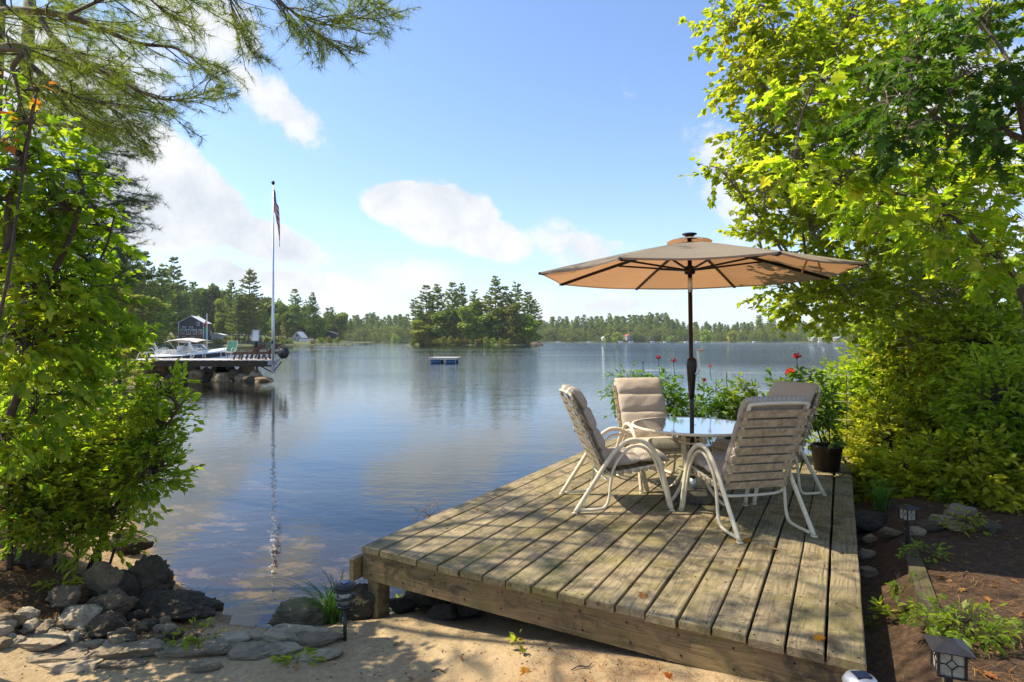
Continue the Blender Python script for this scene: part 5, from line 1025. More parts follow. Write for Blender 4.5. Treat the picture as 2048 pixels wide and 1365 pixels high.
def plant(name, label, cat, paths, blobs, tm='maple', size=.08, leaf='maple', bark='twig', twig=.28, per=9, seed=0, group=None, indiv=0, droop=.35, outr=(0, 0, .25), lo='maple_lo', branch_r=.009, planar=.5, limbs=True, cone=None):
    """trunk paths [(pts, r0, r1)] and crown blobs [(centre, radii, clusters)]: each blob has a limb from the trunk, each cluster a twig set with leaves"""
    r_ = np.random.RandomState(seed); base = np.array(paths[0][0][0], float); t = thing(name, label, cat, base, 0, group)
    sk = []; tb = MB()
    for pts, r0, r1 in paths:
        sp = spline(np.array(pts, float), 6); sk.append(sp); tb.tube(sp - base, [r0, (r0 * .55 + r1 * .45), r1], 9)
    tb.build('trunk', M[bark], t, True); sk = np.concatenate(sk); br = MB(); tw = MB(); LP, LD, LN, LS = [], [], [], []
    for c, rad, nc in blobs:
        c = np.array(c, float); rad = np.array(rad, float) * np.ones(3)
        dd = np.linalg.norm(sk - c, axis=1) + .9 * np.maximum(0, sk[:, 2] - c[2]); s0 = sk[np.argmin(dd)]
        mid = (s0 + c) / 2 + r_.randn(3) * .08 * np.linalg.norm(c - s0) + [0, 0, .06 * np.linalg.norm(c - s0)]
        far_ = c + nrm(c - s0) * rad.min() * .5; limb = spline(np.array([s0, mid, c, far_]), 5)
        if limbs: br.tube(limb - base, [branch_r * 2.0, branch_r, branch_r * .45], 5)
        for q in range(nc):
            u = nrm(r_.randn(3)) * (r_.rand() ** .42); p = c + u * rad
            dl_ = np.linalg.norm(limb - p, axis=1); b0 = limb[max(3, min(len(limb) - 1, np.argmin(dl_) - r_.randint(0, 3)))]
            m_ = (b0 + p) / 2 + r_.randn(3) * .04 + [0, 0, .03]; od = nrm(nrm(p - b0) + u * .5 + np.array(outr) * .6 + r_.randn(3) * .25)
            tip = p + od * twig * (.7 + .6 * r_.rand()) + [0, 0, -droop * twig * .4]
            tp = spline(np.array([b0, m_, p, tip]), 3); tw.tube(tp - base, [branch_r * .5, branch_r * .28, .0012], 3)
            k = max(3, int(per * (.7 + .6 * r_.rand()))); f = r_.rand(k) * 1.15 - .15; f = np.clip(f, -.15, 1); pos = p + np.outer(f, tip - p) ; side = nrm(np.cross(od, [0, 0, 1]) + 1e-6)
            sg = np.where(np.arange(k) % 2, 1, -1)[:, None]; d = nrm(od * (.5 + .5 * f[:, None]) + side * sg * (.9 - .5 * f[:, None]) + r_.randn(k, 3) * .3 + [0, 0, -droop])
            nn = nrm(np.array([0, 0, 1.0]) + r_.randn(k, 3) * planar + V3(*outr) * .6)
            pos = pos + d * size * .18; LP.append(pos); LD.append(d); LN.append(nn); LS.append(size * (.55 + .75 * r_.rand(k)))
    if br.n: br.build('branches', M[bark], t, True, kind='stuff')
    if tw.n: tw.build('twigs', M[bark], t, kind='stuff')
    LP, LD, LN, LS = map(np.concatenate, (LP, LD, LN, LS)); Rm = frames(LD, LN); mats = M[leaf]
    px_ = LS * F / np.maximum(LP[:, 1], .3); vis = (np.abs(LP[:, 0] / np.maximum(LP[:, 1], .01)) < .88) & (LP[:, 1] > .5) & ((LP[:, 2] - CZ) / np.maximum(LP[:, 1], .01) < .6)
    order = np.argsort(-(px_ * vis)); hero = order[:indiv]; rest = np.ones(len(LP), bool); rest[hero] = False
    if indiv:
        g = MB(); g.add(*TM[tm]); me = g.mesh('leaf', mats)
        for h in hero:
            o = bpy.data.objects.new('leaf', me); COL.objects.link(o); o.parent = t
            o.matrix_basis = Matrix.LocRotScale(Vector(LP[h] - base), Matrix(Rm[h].tolist()).to_quaternion(), Vector((LS[h],) * 3))
    big = rest & (px_ > 17); small = rest & ~big; g = MB()
    if big.any(): g.add(*scatter(TM[tm], LP[big] - base, Rm[big], LS[big]))
    if small.any(): g.add(*scatter(TM[lo if tm in ('maple', 'oak') else tm], LP[small] - base, Rm[small], LS[small]))
    if g.n: g.build('foliage', mats, t, kind='stuff')
    return t
def B(px, py, Z, rpx, rpy, rz, n):      # blob from a place in view: radii in pixels across, up; metres in depth
    return (P(px, py, Z), (rpx * Z / F, rz, rpy * Z / F), n)
def G(px, Z): X = (px - 1024) / F * Z; return V3(X, Z, float(gz(X, Z)) - .05)
# right: tall maples
plant('maple_tree', 'tall yellow green maple reaching over the umbrella from the right', 'tree',
      [([G(1990, 8.2), P(1960, 700, 8.1), P(1900, 500, 7.9), P(1850, 350, 7.6), P(1820, 180, 7.3), P(1800, -60, 7)], .10, .03), ([P(1900, 500, 7.9), P(1800, 420, 7.2), P(1700, 300, 6.8), P(1600, 200, 6.4)], .035, .012), ([P(1850, 350, 7.6), P(1750, 200, 7), P(1640, 60, 6.6), P(1520, 10, 6.3)], .035, .012), ([P(1960, 700, 8.1), P(1850, 600, 7.6), P(1720, 560, 7.2), P(1620, 600, 6.9)], .03, .01)],
      [B(1480, 40, 6.3, 70, 40, .5, 45), B(1560, 90, 6.4, 80, 70, .6, 85), B(1500, 150, 6.3, 55, 50, .5, 50), B(1540, 240, 6.4, 70, 55, .6, 75), B(1500, 290, 6.3, 35, 25, .4, 20), B(1640, 150, 6.7, 90, 90, .8, 130), B(1700, 40, 6.8, 110, 60, .8, 120),
       B(1620, 300, 6.6, 90, 70, .7, 120), B(1570, 360, 6.4, 60, 35, .5, 50), B(1450, 350, 6.0, 40, 14, .3, 22), B(1530, 395, 6.2, 40, 25, .4, 26), B(1600, 430, 6.5, 70, 40, .6, 70), B(1520, 465, 6.3, 35, 14, .3, 22), B(1690, 400, 6.9, 80, 70, .8, 110), B(1750, 270, 7.2, 90, 90, .8, 120),
       B(1820, 120, 7.4, 110, 110, .9, 90), B(1900, 280, 7.6, 110, 100, .9, 100), B(1820, 430, 7.5, 100, 80, .8, 100), B(1640, 510, 6.8, 60, 40, .5, 50), B(1650, 590, 6.9, 70, 35, .5, 60), B(1590, 620, 6.8, 35, 20, .4, 28), B(1560, 575, 6.6, 30, 12, .3, 14), B(1710, 600, 7.1, 60, 50, .6, 70), B(1740, 500, 7.2, 80, 60, .8, 90), B(1800, 590, 7.5, 110, 60, .8, 110), B(1920, 580, 7.6, 100, 80, .8, 110), B(2000, 660, 7.2, 80, 80, .8, 80), B(1860, 670, 7.6, 90, 50, .7, 80), B(1950, 100, 7.4, 110, 130, .9, 80), B(1980, 420, 7.8, 90, 120, .9, 90)],
      'maple', .075, 'maple', 'birch', .26, 13, 1, indiv=200, branch_r=.011)
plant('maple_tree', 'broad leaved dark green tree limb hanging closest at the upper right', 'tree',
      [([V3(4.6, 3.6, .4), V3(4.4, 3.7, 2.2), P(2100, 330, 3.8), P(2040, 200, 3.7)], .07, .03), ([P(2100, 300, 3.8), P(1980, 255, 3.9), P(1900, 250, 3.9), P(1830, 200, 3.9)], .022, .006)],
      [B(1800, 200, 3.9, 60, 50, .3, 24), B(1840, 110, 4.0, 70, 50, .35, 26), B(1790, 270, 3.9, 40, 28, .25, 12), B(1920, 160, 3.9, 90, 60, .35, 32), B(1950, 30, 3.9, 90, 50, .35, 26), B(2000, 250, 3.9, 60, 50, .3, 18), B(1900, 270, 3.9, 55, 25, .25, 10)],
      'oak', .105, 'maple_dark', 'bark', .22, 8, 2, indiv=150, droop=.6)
plant('maple_tree', 'yellowing young maple leaning in under the dark limb at right', 'tree',
      [([V3(4.3, 4.6, .5), P(2046, 600, 4.8), P(1960, 490, 4.9), P(1880, 400, 4.9), P(1850, 320, 4.9)], .028, .01), ([P(1880, 400, 4.9), P(1780, 385, 4.8), P(1680, 350, 4.6), P(1590, 320, 4.5)], .012, .004)],
      [B(1600, 320, 4.5, 45, 26, .3, 14), B(1680, 360, 4.6, 60, 40, .35, 24), B(1620, 190, 4.5, 60, 40, .3, 14), B(1770, 390, 4.8, 60, 45, .35, 26), B(1850, 330, 4.9, 60, 60, .4, 30), B(1880, 440, 4.9, 80, 50, .4, 36), B(1960, 360, 4.9, 80, 70, .4, 38), B(1980, 520, 4.9, 80, 60, .4, 36), B(1740, 440, 4.8, 40, 20, .25, 10)],
      'maple', .095, 'maple', 'bark', .2, 10, 3, indiv=200)
plant('maple_tree', 'leafy maple behind the shrubs at the right edge, nearest the water', 'tree',
      [([G(1860, 9.6), P(1820, 600, 9.5), P(1780, 520, 9.4), P(1760, 450, 9.2)], .07, .03), ([G(1900, 9.4), P(1850, 560, 9.3), P(1860, 400, 9)], .06, .02)],
      [B(1760, 560, 9, 80, 50, .8, 80), B(1830, 480, 9, 100, 80, .9, 110), B(1790, 640, 8.8, 70, 50, .7, 80), B(1900, 560, 8.8, 100, 80, .9, 110), B(1960, 660, 8.6, 90, 70, .8, 90), B(1720, 650, 8.6, 25, 25, .5, 22), B(1990, 560, 8.6, 90, 90, .8, 80)],
      'maple', .085, 'maple', 'birch', .26, 11, 4)
# right: shrubs
SH = [(1690, 800, 8.6, 45, 60), (1720, 860, 8.2, 50, 60), (1760, 760, 8.4, 60, 70), (1700, 920, 8.0, 20, 55), (1790, 880, 7.4, 70, 80), (1840, 730, 8.0, 80, 70), (1900, 840, 7.2, 80, 90), (1770, 980, 6.8, 60, 60), (1860, 960, 6.4, 80, 60), (1960, 700, 7.0, 80, 80), (1940, 940, 6.1, 80, 70), (1670, 770, 8.8, 20, 22), (2010, 820, 6.2, 80, 110), (1720, 1000, 7.2, 25, 30), (1780, 690, 8.6, 50, 50)]
SN = ['low yellow green shrub touching the deck corner', 'shrub with pointed leaves just right of the plant pot', 'tall bright shrub in the middle of the right bank', 'slender shrub along the deck side', 'dense leafy shrub behind the square lantern', 'tall shrub under the maple crown', 'bright bushy shrub at the right centre', 'low shrub beside the deck edge stones', 'low sunlit shrub over the edging stones', 'tall leafy shrub by the right border', 'low dark green shrub at the lower right', 'small shrub tip against the lake', 'large leafy shrub filling the right border', 'small shrub in the gap beside the deck', 'highest yellow green shrub tip before the lake']
for i, (px, py, Z, rx, ry) in enumerate(SH):
    g0 = G(px, Z); stems = [([g0 + V3(k * .12, 0, 0), g0 + V3(k * .2, 0, .5 * (P(px, py, Z)[2] - g0[2])), P(px + k * rx * .5, py, Z)], .014, .006) for k in (-1, 0, 1)]
    top = P(px, py, Z); low = (top + g0) / 2 + [0, 0, -.05]; hh = max(.2, (top[2] - g0[2]) / 2)
    k_ = int(rx * ry * .045 * (Z / 7) ** .5) + 16
    plant('shrub', SN[i], 'shrub', stems, [(top, (rx * Z / F, .5, ry * Z / F), k_), (low, (rx * .95 * Z / F, .45, hh), int(k_ * .7))], 'oval', .085, 'shrub', 'twig', .22, 11, 30 + i, 'shrubs on the right bank', droop=.1, outr=(-.6, -.5, .5), lo='oval', planar=.6)
# left: maples
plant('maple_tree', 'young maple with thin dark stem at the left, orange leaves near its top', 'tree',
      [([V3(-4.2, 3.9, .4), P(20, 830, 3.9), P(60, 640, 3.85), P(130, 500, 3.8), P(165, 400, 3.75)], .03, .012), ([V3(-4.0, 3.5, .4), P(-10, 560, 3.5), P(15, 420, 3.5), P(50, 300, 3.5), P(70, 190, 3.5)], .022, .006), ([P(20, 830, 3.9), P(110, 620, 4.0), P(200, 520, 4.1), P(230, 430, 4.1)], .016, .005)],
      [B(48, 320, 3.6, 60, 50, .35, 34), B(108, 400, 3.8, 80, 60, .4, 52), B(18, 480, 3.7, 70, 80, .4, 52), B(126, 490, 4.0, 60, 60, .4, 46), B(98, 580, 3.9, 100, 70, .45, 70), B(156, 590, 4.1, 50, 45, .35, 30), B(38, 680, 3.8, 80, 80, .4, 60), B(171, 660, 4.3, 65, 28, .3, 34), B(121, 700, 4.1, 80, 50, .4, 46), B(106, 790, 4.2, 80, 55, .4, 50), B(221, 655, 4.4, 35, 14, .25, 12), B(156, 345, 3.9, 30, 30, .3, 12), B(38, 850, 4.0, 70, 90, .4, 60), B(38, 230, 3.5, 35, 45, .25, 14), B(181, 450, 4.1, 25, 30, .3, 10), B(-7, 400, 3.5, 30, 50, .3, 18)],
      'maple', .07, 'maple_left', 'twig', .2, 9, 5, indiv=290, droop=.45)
plant('maple_tree', 'spray of orange and yellow maple leaves at the tip of a thin left stem', 'tree', [([V3(-3.6, 3.3, .45), P(-20, 700, 3.3), P(40, 380, 3.35), P(75, 180, 3.4)], .012, .004)],
      [B(53, 180, 3.4, 30, 20, .1, 4), B(8, 340, 3.4, 20, 10, .1, 2), B(38, 250, 3.4, 40, 40, .1, 3)], 'maple', .055, 'orange', 'twig', .1, 3, 6, indiv=30)
# left: bushes by the water
BL = [('large pepperbush leaning over the water at the left', [([G(180, 5.0), P(230, 1020, 4.9), P(300, 900, 4.8), P(370, 800, 4.7)], .02, .007), ([G(170, 5.0), P(260, 960, 4.9), P(340, 930, 4.7)], .014, .005), ([G(150, 5.0), P(170, 950, 4.9), P(200, 850, 4.9)], .018, .006), ([G(210, 5.0), P(250, 1040, 4.8), P(280, 1000, 4.8)], .012, .005)],
       [B(321, 785, 4.7, 32, 22, .2, 32), B(296, 830, 4.7, 55, 36, .3, 70), B(266, 890, 4.8, 75, 50, .35, 110), B(316, 900, 4.7, 45, 50, .25, 60), B(256, 960, 4.8, 90, 45, .35, 110), B(203, 900, 4.9, 70, 60, .4, 66), B(233, 1020, 4.8, 50, 40, .3, 40), B(163, 980, 4.9, 70, 60, .4, 56), B(103, 930, 4.9, 80, 70, .4, 66), B(306, 950, 4.7, 45, 30, .2, 36), B(183, 1060, 4.8, 50, 28, .25, 24), B(231, 1090, 4.6, 22, 14, .15, 9), B(143, 1080, 4.7, 40, 26, .25, 16)], .07, 7),
      ('dark bushy shrub filling the lower left border', [([G(60, 4.6), P(50, 980, 4.6), P(60, 880, 4.6)], .02, .006), ([G(20, 4.5), P(20, 900, 4.5), P(10, 800, 4.5)], .02, .006)],
       [B(23, 900, 4.6, 80, 90, .4, 100), B(43, 1010, 4.6, 90, 50, .4, 80), B(-7, 780, 4.5, 60, 60, .4, 60), B(93, 830, 4.7, 60, 60, .4, 60), B(83, 1060, 4.7, 60, 24, .25, 24)], .07, 8),
      ('low dense shrub over the stones at the left bank', [([G(110, 4.8), P(110, 1040, 4.75), P(120, 980, 4.7)], .014, .005), ([G(200, 4.9), P(200, 1060, 4.8), P(190, 1000, 4.8)], .012, .004)],
       [B(60, 1040, 4.7, 60, 30, .3, 60), B(130, 1030, 4.7, 60, 36, .3, 70), B(200, 1040, 4.8, 50, 30, .25, 50), B(100, 960, 4.7, 80, 50, .35, 90), B(180, 960, 4.8, 70, 50, .3, 80), B(30, 960, 4.6, 60, 60, .35, 70)], .065, 10),
      ('leafy shrub between the dock end and the left maple', [([G(240, 9), P(240, 780, 9), P(230, 700, 9)], .04, .015)], [B(218, 770, 9, 50, 40, .8, 60), B(173, 800, 8.5, 60, 50, .8, 60), B(223, 700, 9.2, 40, 50, .7, 50), B(241, 745, 9, 15, 14, .4, 12)], .08, 9)]
for lb, pa, bl, sz, sd_ in BL: plant('shrub', lb, 'shrub', pa, bl, 'oval', sz, 'bush', 'twig', .17, 10, sd_, 'bushes on the left bank', droop=.05, outr=(0, 0, .7), lo='oval', planar=.6, indiv=150 if sd_ == 7 else 0)
# ------------------------------------------------------------------ pines near and over the left
def tuft_tmpl(n=15, seed=0):
    r_ = np.random.RandomState(seed); d = nrm(r_.randn(n, 3) * [.62, .35, .62] + [0, .75, 0]); s = nrm(np.cross(d, r_.randn(n, 3))) * .017; o = np.zeros((n, 3)); o[:, 1] = -r_.rand(n) * .35
    V = np.stack([o - s, o + s, o + d * (.7 + .4 * r_.rand(n, 1))], 1).reshape(-1, 3); return V, np.arange(3 * n).reshape(n, 3)
TM['tuft'] = tuft_tmpl(); TM['tuft_lo'] = tuft_tmpl(11, 1)
def pine_plant(name, label, paths, boughs, size=.1, mat='pine_near', seed=0, bark='bark', spread=.28, tuft='tuft', dens=5.5):
    """boughs: [(points, n_side, side_len)] long limbs with side shoots carrying needle tufts"""
    r_ = np.random.RandomState(seed); base = np.array(paths[0][0][0], float); t = thing(name, label, 'tree', base, 0, None); tb = MB()
    for pts, r0, r1 in paths: tb.tube(spline(np.array(pts, float), 5) - base, [r0, r1], 10)
    tb.build('trunk', M[bark], t, True); LP, LD = [], []; tw = MB()
    for pts, nside, sl, r0 in boughs:
        sp = spline(np.array(pts, float), 10); g = MB(); g.tube(sp - base, [r0, r0 * .6, .004], 7); g.build('limb', M[bark], t, True); L = len(sp)
        gap = np.linalg.norm(np.diff(sp, axis=0), axis=1).sum()
        for k in range(nside):
            f = .15 + .85 * (k + r_.rand()) / nside; i = min(L - 2, int(f * (L - 1))); p = sp[i]; tg = nrm(sp[i + 1] - sp[max(0, i - 1)]); sd_ = nrm(np.cross(tg, [0, 0, 1])); s = 1 if k % 2 else -1
            d = nrm(tg * (.7 + .5 * f) + sd_ * s * (.8 + .3 * r_.randn()) + r_.randn(3) * .3 + [0, 0, -.05]); l = sl * (.5 + .7 * r_.rand()) * (1.15 - .6 * f)
            q = spline(np.array([p, p + d * l * .5 + r_.randn(3) * .05 * l, p + nrm(d + tg * .4) * l + [0, 0, .04 * l]]), 5); tw.tube(q - base, [.008 * (.4 + l), .002], 4)
            m = int(2 + l * dens)
            for j in range(m):
                ff = .25 + .75 * (j + r_.rand()) / m; c0 = q[min(len(q) - 1, int(ff * (len(q) - 1)))]; s2 = nrm(np.cross(d, [0, 0, 1])) * (1 if j % 2 else -1); dd = nrm(d + s2 * .9 * r_.rand() + r_.randn(3) * .35); l2 = spread * (.4 + .8 * r_.rand()) * (1.2 - .6 * ff)
                e = c0 + dd * l2; tw.tube(np.array([c0, (c0 + e) / 2 + r_.randn(3) * .01, e]) - base, [.0035, .0015], 3)
                for h in range(2 + int(l2 / .09)):
                    LP.append(c0 + (e - c0) * (1 - .28 * h) if 1 - .28 * h > 0 else c0); LD.append(nrm(dd + r_.randn(3) * .3))
    tw.build('twigs', M['twig'], t, kind='stuff'); LP = np.array(LP); LD = np.array(LD); n = len(LP)
    g = MB(); g.add(*scatter(TM[tuft], LP - base, frames(LD, r_.randn(n, 3)), size * (.7 + .5 * r_.rand(n)))); g.build('needles', M[mat], t, kind='stuff'); return t
pine_plant('pine_tree', 'overhanging white pine with long bare limbs at the upper left', [([V3(-7.2, 5.6, .4), V3(-7.1, 5.6, 4), V3(-6.9, 5.5, 9)], .22, .12)],
           [([V3(-7.1, 5.6, 5.1), P(-60, 30, 6.3), P(60, 22, 6.3), P(160, 40, 6.3), P(270, 85, 6.4), P(360, 100, 6.4), P(430, 160, 6.5)], 26, .9, .055),
            ([P(120, 38, 6.3), P(230, -10, 6.2), P(330, -30, 6.1), P(400, 30, 6.0)], 14, .8, .02),
            ([P(80, 35, 6.3), P(120, 90, 6.2), P(220, 150, 6.1), P(330, 200, 6.0), P(440, 180, 6.0)], 26, .8, .03),
            ([V3(-7.1, 5.6, 4.4), P(0, 95, 5.6), P(60, 130, 5.6), P(130, 185, 5.7), P(210, 210, 5.8), P(270, 250, 5.9)], 30, .9, .04),
            ([V3(-7.1, 5.6, 4.6), P(0, 100, 5.2), P(25, 140, 5.2), P(40, 210, 5.3), P(30, 260, 5.4)], 8, .5, .03),
            ([P(150, -80, 5.6), P(380, -80, 5.4), P(500, -40, 5.3), P(580, 20, 5.3), P(650, 50, 5.3), P(740, 30, 5.3)], 26, .75, .02),
            ([P(380, -80, 5.4), P(450, -20, 5.3), P(470, 40, 5.3), P(500, 100, 5.3)], 14, .55, .015), ([P(500, -60, 5.3), P(600, -30, 5.4), P(700, -20, 5.4), P(760, 20, 5.4)], 16, .6, .012),
            ([P(550, -10, 5.3), P(590, 30, 5.3), P(640, 70, 5.2), P(690, 90, 5.2)], 12, .45, .008),
            ([V3(-7.1, 5.6, 5.6), P(-30, -40, 5.0), P(100, -60, 4.8), P(260, -20, 4.7), P(330, 20, 4.7)], 20, .8, .03),
            ([V3(-7.0, 5.6, 6.8), V3(-4.6, 4.6, 6.2), V3(-2.6, 3.9, 5.6), V3(-1.2, 3.4, 5.3)], 24, .8, .04), ([V3(-7.0, 5.6, 7.4), V3(-5.0, 3.6, 6.8), V3(-3.2, 2.4, 6.2)], 24, .9, .04), ([V3(-7.0, 5.6, 8), V3(-4.8, 5.4, 7.4), V3(-3.2, 5.0, 7.2), V3(-1.8, 4.6, 7.0)], 26, .8, .04), ([V3(-7.0, 5.6, 8.6), V3(-4.8, 4.4, 8.0), V3(-3.0, 3.9, 7.8), V3(-1.4, 4.2, 7.5)], 26, .8, .04), ([V3(-7.0, 5.6, 8.8), V3(-5.0, 6.4, 8.4), V3(-3.4, 6.2, 8.2), V3(-2.0, 6.0, 8.0)], 16, .8, .04)],
           .105, 'pine_near', 3)
pine_plant('pine_tree', 'bright needled pine standing behind the overhanging limbs at the left', [([G(-60, 9.5), P(-20, 300, 9.5), P(0, -100, 9.5)], .16, .1)],
           [([P(-10, y0_, 9.5), P(100, y0_ + dy_, 9.3), P(200 + ex_, y0_ + dy_ * 1.6, 9.1)], 20, 1.3, .03) for y0_, dy_, ex_ in ((20, 20, 90), (90, 30, 110), (160, 35, 110), (225, 25, 60), (-60, 20, 90), (60, 60, 40), (130, 50, 50))], .12, 'pine_near', 4, tuft='tuft', spread=.4)
pine_plant('pine_tree', 'dark pine farther back with ragged boughs over the left shore', [([G(20, 14), P(40, 400, 14), P(60, 0, 14)], .2, .12)],
           [([P(40, y0_, 14), P(130, y0_ + 20, 13.8), P(190 + ex_, y0_ + 35, 13.6)], 14, 1.8, .05) for y0_, ex_ in ((230, 20), (270, 60), (310, 30), (350, 70), (390, 50), (430, 40), (470, 30), (510, 30), (550, 10))], .17, 'pine_dark', 5, tuft='tuft', spread=.5)
# mid-distance broadleaves behind the left bushes
for i, (px, py, Y, wd, v, d) in enumerate([(60, 560, 24, .42, 0, 'leafy tree at the left behind the young maple'), (150, 640, 28, .38, 1, 'round leafy tree on the left bank before the dock'), (215, 560, 40, .55, 0, 'taller green tree on the left bank behind the dock chairs'), (-40, 400, 22, .5, 1, 'tall leafy tree cut by the left border'), (240, 640, 45, .4, 1, 'low spreading tree at the dock landing')]):
    X = (px - 1024) / F * Y; H_ = CZ - (py - HY) / F * Y - .5; put_tree('broadleaf_tree', BROADS[v], (X, Y, .5), (wd, H_ / 16), i, d, 'tree', None)

# ------------------------------------------------------------------ dahlias along the back of the deck
def dahlia_pot(a, b, lb, seed, blobs_top, n, r=.17):
    p = dk(a, b, .004); t = thing('plant_pot', 'black plastic plant pot ' + lb, 'pot', p, 0, 'black pots at the back of the deck')
    part('pot_wall', 'pot', t, lambda g: g.lathe([(0, .002), (r * .8, .002), (r, .27), (r * 1.06, .27), (r * 1.06, .3), (r * .97, .3), (r * .95, .24), (0, .24)], 24), True)
    return p
POTS = [(3.0, 4.66, 'at the right back corner of the deck beside the nearest chair', 0), (.55, 5.25, 'farthest left along the back of the deck', 1), (1.25, 5.3, 'second from the left along the back of the deck', 2), (1.9, 5.3, 'in the middle of the back of the deck', 3), (2.5, 5.2, 'fourth from the left along the back of the deck', 4)]
for a, b, lb, s_ in POTS: dahlia_pot(a, b, lb, s_, None, 0)
DH = [(0, 'dahlia plant in the right corner pot, bearing the two bright red blooms', [(1600, 740), (1580, 760), (1640, 760), (1560, 750)], 40), (1, 'dahlia plant farthest left, above the rear chair', [(1255, 735), (1235, 760), (1300, 750)], 46), (2, 'dahlia plant behind the rear chair and the umbrella pole', [(1330, 745), (1350, 780), (1310, 770)], 46), (3, 'dahlia plant right behind the umbrella pole', [(1430, 760), (1400, 790), (1460, 780)], 46), (4, 'dahlia plant between the pole and the corner pot', [(1490, 755), (1520, 790), (1480, 790)], 42)]
for k, lb, tips, n in DH:
    p = dk(POTS[k][0], POTS[k][1], .25); Z = p[1]; paths = []; bl = []
    for j, (px, py) in enumerate(tips):
        top = P(px, py + 14, Z + .1 * (j - 1)); paths.append(([p + V3(.04 * (j - 1), 0, -.02), (p + top) / 2 + V3(.03 * j, 0, 0), top], .008, .004)); h_ = top[2] - p[2]
        bl.append((top - [0, 0, .08], (.13, .12, .13), int(n * .42))); bl.append((p + (top - p) * .6, (.2, .16, .2), int(n * .6)))
    bl.append((p + [0, 0, .25], (.24, .16, .2), int(n * .5)))
    plant('dahlia_plant', lb, 'plant', paths, bl, 'oval', .085, 'dahlia', 'twig', .12, 7, 60 + k, 'dahlia plants at the back of the deck', droop=.15, lo='oval', outr=(0, -.1, .4), planar=.6, branch_r=.004)
plant('dahlia_plant', 'low leafy plants filling the rail behind the glass table', 'plant', [([dk(1.6, 5.45, 0), dk(1.6, 5.45, .4)], .006, .003)], [(dk(a_, 5.4, .25 + .2 * (i_ % 2)), (.28, .15, .28), 26) for i_, a_ in enumerate((.7, 1.2, 1.6, 2.0, 2.4, 2.8))], 'oval', .08, 'bush', 'twig', .14, 7, 71, droop=.1, lo='oval', outr=(0, 0, .5), branch_r=.003)
def bloom(px, py, Z, r, mat, label, stem):
    r = r * 1.3
    c = P(px, py, Z); t = thing('dahlia_flower', label, 'flower', c, 0, 'red dahlia blooms'); r_ = np.random.RandomState(int(px)); n = 90
    d = nrm(r_.randn(n, 3)); d[:, 2] = np.abs(d[:, 2]) * 1.0 - .25; d = nrm(d); V = np.array([(0, 0, 0), (-.12, .6, .04), (0, 1, .1), (.12, .6, .04)]); 
    g = MB(); g.add(*scatter((V, np.array([(0, 2, 1), (0, 3, 2)])), d * r * .35, frames(d + r_.randn(n, 3) * .1, r_.randn(n, 3)), np.full(n, r * .72))); g.lathe([(0, -r * .5), (r * .5, -r * .2), (r * .55, r * .2), (0, r * .5)], 8); g.build('petals', M[mat], t)
    part('stem', 'twig', t, lambda g: g.tube([(0, 0, -r * .4), (.005, 0, -stem * .5), (.02, 0, -stem)], .004, 4))
bloom(1594, 714, 7.0, .042, 'red_petal', 'bright red pompon bloom standing highest at the right', .25); bloom(1580, 746, 6.95, .05, 'red_petal', 'larger bright red bloom just below the highest one', .16)
bloom(1317, 716, 8.6, .034, 'crimson_petal', 'crimson bud shaped bloom left of the umbrella pole', .25); bloom(1347, 722, 8.6, .034, 'crimson_petal', 'crimson bloom immediately left of the umbrella pole', .22); bloom(1408, 761, 8.3, .03, 'crimson_petal', 'small crimson bloom low right of the umbrella pole', .15); bloom(1420, 733, 8.3, .022, 'red_petal', 'withered small red bud right of the umbrella pole', .2); bloom(1286, 726, 8.6, .014, 'twig', 'tiny dark closed bud at the left end of the flower row', .15)
# wire fence
wf = thing('wire_fence', 'thin wire garden fence behind the dahlias at the back of the deck', 'fence', dk(0, DL + .05, 0), DANG)
hs = [1.09, .84, .73, .5, .28]
for z_ in hs: part('wire', 'wire', wf, lambda g: g.tube([(.1 + DW * i / 8 * .97, .02 * math.sin(i * 2), z_ + .008 * math.sin(i * 1.7 + z_ * 9)) for i in range(9)], .0028, 4))
for i in range(14): part('wire', 'wire', wf, lambda g: g.tube([(.12 + i * .24, .02, .0), (.11 + i * .24 + .01 * math.sin(i), .02, 1.09)], .0026, 4))
for x_ in (.1, 1.7, DW - .05): part('fence_stake', 'twig', wf, lambda g: g.tube([(x_, .03, -.1), (x_, .03, 1.1)], .006, 5))

# ------------------------------------------------------------------ path lights
def round_lamp():
    q = PZ(690, 1281, .17); z0 = float(gz(q[0], q[1])); q = PZ(690, 1281, z0)
    t = thing('path_light', 'round black ringed solar path light staked by the deck corner', 'lantern', q); s = .107; zt = (CZ - (1165 - HY) / F * q[1]) - z0
    part('stake', 'black', t, lambda g: g.tube([(0, 0, -.1), (0, 0, zt - .16)], .012, 10), True)
    part('glass_barrel', 'glass', t, lambda g: g.lathe([(0, zt - .15), (.042, zt - .15), (.048, zt - .09), (.044, zt - .035), (0, zt - .035)], 18), True)
    part('reflector', 'silver', t, lambda g: g.lathe([(0, zt - .145), (.015, zt - .14), (.012, zt - .05), (0, zt - .04)], 10), True)
    for i, (dz_, r_) in enumerate(((.15, .058), (.095, .064), (.045, .070))): part('ring', 'black', t, lambda g: g.lathe([(r_ * .72, zt - dz_ - .006), (r_, zt - dz_ - .008), (r_ * 1.02, zt - dz_), (r_, zt - dz_ + .008), (r_ * .72, zt - dz_ + .004), (r_ * .72, zt - dz_ - .006)], 28), True)
    part('cap', 'black', t, lambda g: g.lathe([(.03, zt - .035), (.072, zt - .034), (.074, zt - .02), (.06, zt - .006), (.045, zt), (0, zt + .001)], 28), False)
    part('solar_panel', 'solar', t, lambda g: g.lathe([(0, zt + .004), (.036, zt + .004), (.036, zt)], 4))
round_lamp()
